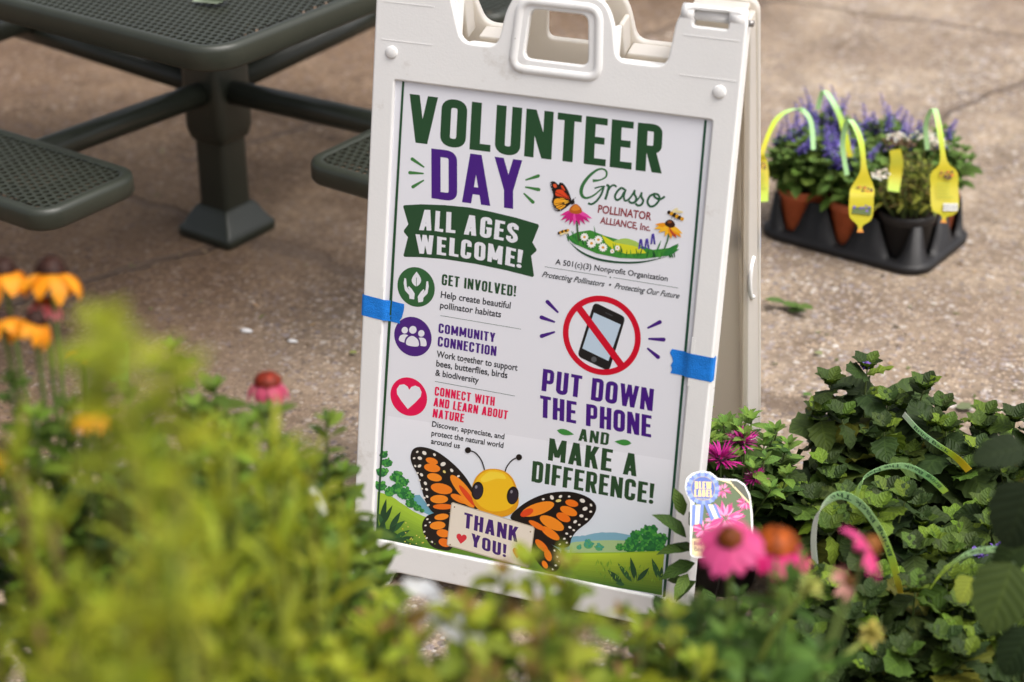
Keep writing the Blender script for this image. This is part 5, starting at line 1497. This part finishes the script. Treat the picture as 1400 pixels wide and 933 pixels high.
# picture tag
TM_o = at(984, 705, 3.27)
tr_x = RIGHT * .985 + FWD * .17; tr_x /= np.linalg.norm(tr_x)
tr_z = -FWD * .93 + np.array([0, 0, .2]); tr_z -= tr_x * (tr_z @ tr_x); tr_z /= np.linalg.norm(tr_z)
tr_y = np.cross(tr_z, tr_x)
TMAT = Matrix([list(map(float, (tr_x[i], tr_y[i], tr_z[i], TM_o[i]))) for i in range(3)] + [[0, 0, 0, 1]])
K = 3.27 / FPX / 4.667
def Q(p):                     # measured tag point -> tag plane
    return ((p[0] - 395) * K, -(p[1] - 670) * K)
outl = [(190, 925), (187, 900), (205, 580), (180, 530), (172, 485), (185, 430), (225, 395), (290, 382), (350, 392), (395, 432), (520, 440), (570, 470), (603, 540), (612, 640), (612, 880), (600, 930), (560, 945), (230, 940)]
ptag = slab("plant_tag", [Q(tuple(p)) for p in round_poly(outl, 14, 4)], [], .0012, .0003, plain("white_tag_plastic", (.80, .80, .78), .35, .4), None, TMAT)
tag(ptag, "white picture tag with a blue rosette, stuck in front of the bee balm", "plant tag")
st_ = MB(); st_.tube([(.012, .066, -.003), (.012, .0, -.004), (.012, -.05, -.010), (.014, -.13, -.10)], .0016, (.02, .02, .02), 6); so = st_.build("stake", MAT["stem"], ptag)
a = Art(Q, 7.5e-4, 3e-6)
a.poly([(215, 740), (232, 590), (300, 440), (515, 452), (560, 480), (590, 545), (598, 640), (598, 800), (205, 815)], lin("5a6b47"))
for cx, cy, r, n_ in ((430, 690, 150, 90), (420, 510, 70, 36), (570, 590, 75, 34), (280, 760, 90, 50), (540, 790, 70, 30)):
    for k in range(n_):
        t = random.uniform(0, 6.28); r0, r1 = r * random.uniform(0, .35), r * random.uniform(.6, 1)
        x1, y1 = cx + r1 * math.cos(t), cy + r1 * math.sin(t) * .8
        x1 = min(max(x1, 212), 596); y1 = min(max(y1, 455), 812)
        if x1 > 520 and y1 < 520: continue
        a.leafshape((cx + r0 * math.cos(t), cy + r0 * math.sin(t) * .8), (x1, y1), r * .12, random.choice([lin("d8488c"), lin("e873a8"), lin("c13079"), lin("ef93bd")]), 5)
a.poly([(400, 445), (480, 447), (600, 570), (598, 605), (470, 468)], lin("e9d9a6")); a.poly([(470, 448), (520, 452), (565, 485), (590, 545), (596, 590)], lin("54584c"))
a.text("NATIVE", (480, 476), (565, 540), (492, 458), lin("5a5348"), .01)
a.poly([(203, 815), (598, 800), (598, 880), (590, 925), (230, 928), (200, 915)], lin("e4d8a2"))
a.text("Bee-Mine", (215, 858), (352, 866), (216, 830), lin("6d6152"), .015); a.text("Bee Balm", (215, 894), (352, 902), (216, 866), lin("6d6152"), .015)
RB = lin("6c80c8")
for k in range(24):
    t = 2 * math.pi * k / 24; t2 = t + .13
    a.poly([(292 + 60 * math.cos(t - .12), 497 + 58 * math.sin(t - .12)), (292 + 112 * math.cos(t - .12), 497 + 108 * math.sin(t - .12)), (292 + 104 * math.cos(t), 497 + 100 * math.sin(t)), (292 + 112 * math.cos(t2), 497 + 108 * math.sin(t2)), (292 + 60 * math.cos(t2), 497 + 58 * math.sin(t2))], RB if k % 2 else lin("8fa6dc"))
for x0, y0, x1, y1 in ((255, 600, 240, 735), (335, 600, 370, 700)):
    a.poly([(x0 - 38, y0), (x0 + 38, y0), (x1 + 34, y1 - 8), (x1, y1 - 22), (x1 - 34, y1 + 5)], lin("6f86cc")); a.poly([(x0 - 15, y0), (x0 + 15, y0), (x1 + 14, y1 - 12), (x1 - 12, y1 - 8)], lin("efe6bf"))
a.ell((292, 497), 80, 78, 0, lin("b9a66a"), 30); a.ell((292, 497), 76, 74, 0, lin("5168b5"), 30)
GO = lin("f0cf8e")
a.caps("BLEW", (238, 498), (348, 502), (240, 450), GO, .24, .08); a.caps("LABEL", (232, 548), (352, 552), (234, 502), GO, .24, .08)
a.text("PERENNIALS", (256, 567), (330, 570), (256, 557), lin("d8c89a"), .0)
a.build("tag_print", ptag)

# ================================================================== plants close to the lens (out of focus)
YG = [(.115, .155, .010), (.165, .20, .014), (.075, .115, .010), (.22, .24, .02), (.05, .08, .010)]
MG = [(.065, .105, .018), (.09, .135, .02), (.05, .085, .016), (.125, .155, .022)]
ELS = {'strap': (30, 80), 'lance': (0, 55), 'ovate': (-10, 50)}
def tall_plant(name, px_, py_, d_, label, cat, group, n_stem, spread, dep, leafL, leafW, cols, kind, seed, node=.03, tips=None, el=(0, 55), potspec=(.09, .15, "tray"), matk="soft", nl=4, dlean=(0, 0), **kw):
    """perennial in a nursery pot whose crown top is at a measured point; leafy only over the upper dep metres"""
    top = at(px_, py_, d_)
    h = top[2] - potspec[1] * .9
    return (*bushy(name, top[:2], label, cat, group, n_stem, h, spread, leafL, leafW, cols, potspec, kind=kind, node=node, leaf_kw=dict(nl=nl, nw=2), tips=tips, seed=seed, el=el, seg0=max(.05, 1 - dep / h),
            matk=matk, shrink=.35, lean=dlean, **{**dict(stem_r=.003), **kw}), top)

# tall pale leafy perennial right in front of the lens
FG = "tall leafy perennials close to the lens"
for px_, py_, d_, lab, ns, spr, dep, L, W, cl, kd, sd in (
    (132, 352, 1.25, "tallest pale green perennial, hugely blurred, under the orange flowers", 18, .085, .16, .06, .030, YG, 'lance', 71),
    (40, 620, 1.65, "blurred pale green perennial at the left frame edge", 14, .10, .36, .095, .013, YG, 'strap', 72),
    (285, 525, 1.85, "blurred feathery perennial right of the tallest pale one", 14, .10, .38, .095, .013, YG, 'strap', 73),
    (395, 560, 1.95, "blurred feathery perennial in front of the red-coned coneflower", 14, .10, .38, .09, .012, YG, 'strap', 74),
    (190, 640, 1.70, "blurred grassy perennial low at the left with brown stems", 15, .13, .42, .10, .014, YG + MG, 'strap', 75),
    (350, 760, 1.75, "blurred grassy perennial low in front of the sign's left foot", 15, .13, .42, .09, .014, YG + MG, 'strap', 76),
    (60, 790, 1.55, "blurred grassy perennial in the bottom left corner", 15, .13, .40, .095, .014, YG + MG, 'strap', 77),
    (470, 850, 1.85, "blurred mid green perennial at the bottom left of the sign", 26, .11, .36, .055, .024, MG + YG, 'lance', 78)):
    tall_plant("leafy_perennial", px_, py_, d_, lab, "plant", FG, ns, spr, dep, L, W, cl, kd, sd, node=.030, tips=[(.27, .31, .02)], el=ELS[kd], hvar=(.86, 1.03), stem_r=.0042, stemc=random.choice([(.20, .22, .03), (.17, .12, .05), (.22, .25, .04)]))
# mid-distance leafy shrubs left of the sign
LG = "leafy plants left of the sign"
for px_, py_, d_, lab, ns, spr, sd in (
    (240, 492, 2.50, "mid green leafy plant left of the sign below the white pebbles", 14, .10, 81),
    (325, 520, 2.45, "mid green leafy plant carrying a coneflower left of the sign", 15, .11, 82),
    (432, 572, 2.60, "dark green leafy plant touching the sign's left edge", 13, .085, 83),
    (150, 545, 2.35, "dark leafy plant behind the tallest pale perennial", 14, .12, 84),
    (25, 520, 2.3, "dark leafy plant below the orange flowers at the left edge", 13, .11, 85),
    (425, 680, 2.45, "dark leafy plant low beside the sign's left foot", 13, .10, 86),
    (290, 620, 2.20, "leafy plant in the middle of the left-hand mass", 14, .12, 87)):
    tall_plant("leafy_plant", px_, py_, d_, lab, "plant", LG, ns + 6, spr * 1.15, .30, .062, .030, MG + [(.045, .085, .024)], 'ovate', sd, node=.026, tips=[(.14, .22, .025), (.08, .13, .02)], hvar=(.84, 1.03))
# row of bright leafy plants across the bottom, in front of the sign
CG = "bright leafy plants in front of the sign's foot"
for px_, py_, d_, lab, ns, spr, sd in (
    (568, 822, 1.98, "bright leafy plant in front of the sign beside the white label strip", 14, .10, 91),
    (640, 790, 2.02, "bright leafy plant below the thank-you placard", 14, .09, 92),
    (745, 760, 2.10, "tallest bright leafy plant below the right orange wing", 15, .085, 93),
    (835, 785, 2.08, "bright leafy plant below the poster's right-hand meadow", 14, .09, 94),
    (620, 870, 1.80, "bright leafy plant at the bottom edge below the placard", 13, .10, 95),
    (760, 865, 1.78, "bright leafy plant at the bottom edge below the right wing", 13, .10, 96),
    (505, 812, 2.25, "bright leafy plant at the sign's left foot", 12, .08, 98),
    (905, 830, 2.15, "bright leafy plant between the sign's right foot and the coneflowers", 13, .085, 97)):
    tall_plant("leafy_shrub", px_, py_, d_, lab, "plant", CG, ns + 8, spr * 1.25, .30, .062, .027, [(.09, .14, .013), (.14, .19, .016), (.045, .08, .011), (.20, .24, .02), (.06, .10, .012)], 'ovate', sd, node=.028, el=(-30, 65), hvar=(.80, 1.04), rollr=.8, tips=[(.28, .33, .025), (.20, .25, .02), (.12, .17, .018), (.25, .30, .025), (.22, .14, .04)])

tall_plant("leafy_shrub", 975, 800, 2.75, "dark leafy plant under the picture tag, behind the front coneflowers", "plant", CG, 22, .13, .34, .062, .030, [(.035, .065, .012), (.05, .09, .014), (.07, .12, .016)], 'ovate', 99, node=.028, el=(-20, 50))
# coneflowers in front, right of centre
PK = (.66, .075, .24)
HOT = (.62, .016, .17)
top = at(1030, 800, 2.2)
cf, _, _ = tall_plant("coneflower_plant", 1020, 800, 2.2, "coneflower plant with three pink blooms in front of the picture tag", "flower", "coneflowers", 30, .135, .34, .085, .036, [(.07, .14, .025), (.10, .18, .03), (.055, .11, .02)], 'lance', 101, node=.030, el=(-25, 45))
off = np.array(cf.location)
def bloom(plant, px_, py_, d_, r, axis, petc, conec, **kw):
    off = np.array(plant.location); c0 = at(px_, py_, d_) - off
    cone_head(plant, c0, axis, r, petc, conec, **kw)
    s_ = MB(); s_.tube(catmull([(random.uniform(-.02, .02), random.uniform(-.02, .02), c0[2] * .45), np.array([c0[0] * .6, c0[1] * .6, c0[2] * .75]), c0 - np.array(axis) / np.linalg.norm(axis) * r * .08], 6), .0032, (.12, .17, .04), 6)
    s_.build("flower_stalk", MAT["stem"], plant)
up_ = CAM_ROT[:, 1]
bloom(cf, 998, 738, 2.2, .048, up_ * .75 - FWD * .65 - RIGHT * .1, PK, (.30, .075, .012), n=15)
bloom(cf, 1060, 748, 2.25, .050, up_ * .95 - FWD * .3 + RIGHT * .05, HOT, (.55, .11, .008), n=15, droop=.8, cone_r=.52, cone_h=.45)
bloom(cf, 1188, 748, 2.3, .044, up_ * .55 - FWD * .05 + RIGHT * .85, PK, (.35, .12, .015), n=14)
bloom(cf, 1160, 795, 2.3, .026, up_ * .3 - FWD * .6 + RIGHT * .7, (.60, .30, .24), (.30, .14, .04), n=8)
def spent(plant, px_, py_, d_, r, c):
    off = np.array(plant.location); c0 = at(px_, py_, d_) - off; lv = Leaves()
    for k in range(40): lv.leaf(c0, rdir(-40, 90), (0, 0, 1), r * random.uniform(.6, 1), r * .35, vary(c, .2), 'lance', .1, .2, 3, 1)
    lv.mb.build("spent_head", MAT["petal"], plant)
    s_ = MB(); s_.tube(catmull([(0, 0, c0[2] * .8), c0 * np.array([.5, .5, .93]), c0], 5), .003, (.22, .27, .05), 6); s_.build("flower_stalk", MAT["stem"], plant)
spent(cf, 1190, 868, 2.35, .022, (.48, .42, .10)); spent(cf, 1105, 805, 2.2, .02, (.42, .44, .12))
# coneflower half hidden in the left-hand plants
cf2, _, _ = tall_plant("coneflower_plant", 380, 570, 2.6, "coneflower plant with one drooping red-coned bloom left of the sign", "flower", "coneflowers", 7, .05, .2, .07, .03, MG, 'lance', 102, node=.04)
bloom(cf2, 366, 524, 2.6, .036, up_ * .9 - FWD * .3, (.50, .07, .14), (.36, .04, .015), n=13, droop=1.3, cone_r=.5, cone_h=.42)
# yellow coneflowers / black-eyed Susans at the left
rd, _, _ = tall_plant("black_eyed_susan", 60, 500, 2.4, "orange yellow black-eyed Susan plant with drooping petals at the left edge", "flower", None, 10, .10, .28, .06, .024, MG, 'lance', 103, node=.035)
OY = (.80, .30, .008)
for px_, py_, d_, r, ax in ((70, 374, 2.40, .052, up_ * 1 - FWD * .1), (4, 372, 2.4, .044, up_ * 1 - FWD * .3), (48, 440, 2.3, .036, up_ * .8 - FWD * .2 + RIGHT * .3), (2, 440, 2.3, .034, up_ - RIGHT * .4), (125, 566, 1.95, .028, up_ * .9 - FWD * .2), (-2, 612, 1.95, .028, up_ * .6 + RIGHT * .7), (112, 480, 2.3, .024, up_ * .8 + RIGHT * .4)):
    bloom(rd, px_, py_, d_, r, ax, OY, (.055, .018, .010), n=11, droop=1.15, cone_r=.36, cone_h=.40, pw=.42)
bloom(rd, 62, 418, 2.43, .030, up_, (.70, .18, .22), (.48, .12, .02), n=10, droop=1.2, cone_r=.5)
# pale green tag standing in the left mass, white label strips low in front
mb, write, L, fr = ribbon([at(166, 525, 2.4), at(166, 500, 2.4), at(167, 468, 2.4)], [.022, .022, .022], RIGHT, [(.25, .48, .10)] * 3)
for k in range(4):
    p = at(172, 472 + k * 6, 2.398); mb.box(p, (.0015, .0015, .004), (.05, .12, .04))
o = mb.build("plant_tag", MAT["tag"]); tag(o, "upright light green plant tag beside the tallest blurred perennial", "plant tag")
wt = [(.74, .74, .75)] * 5
mb, write, L, fr = ribbon([at(552, 793, 2.12), at(566, 802, 2.11), at(584, 806, 2.11), at(600, 818, 2.10), at(588, 824, 2.09), at(604, 842, 2.08), at(632, 862, 2.07), at(656, 884, 2.06)], [.006, .015, .018, .010, .022, .027, .025, .015], up_ + RIGHT * .8, [(.70, .71, .73), (.76, .76, .77), (.62, .63, .66), (.5, .5, .52), (.66, .67, .7), (.78, .78, .79), (.60, .61, .63), (.72, .72, .73)])
for k in range(6): mb.box(at(606 + k * 7, 846 + k * 5, 2.072), (.004, .001, .008), (.35, .36, .38))
o = mb.build("plant_label", MAT["tag"]); tag(o, "blurred white plant label strip lying across leaves in front of the sign", "plant label", "white plant labels")
mb, write, L, fr = ribbon([at(425, 668, 2.5), at(437, 684, 2.5), at(447, 702, 2.5)], [.010, .013, .010], RIGHT + up_, wt[:3])
o = mb.build("plant_label", MAT["tag"]); tag(o, "small white plant label among the dark leaves by the sign's left edge", "plant label", "white plant labels")
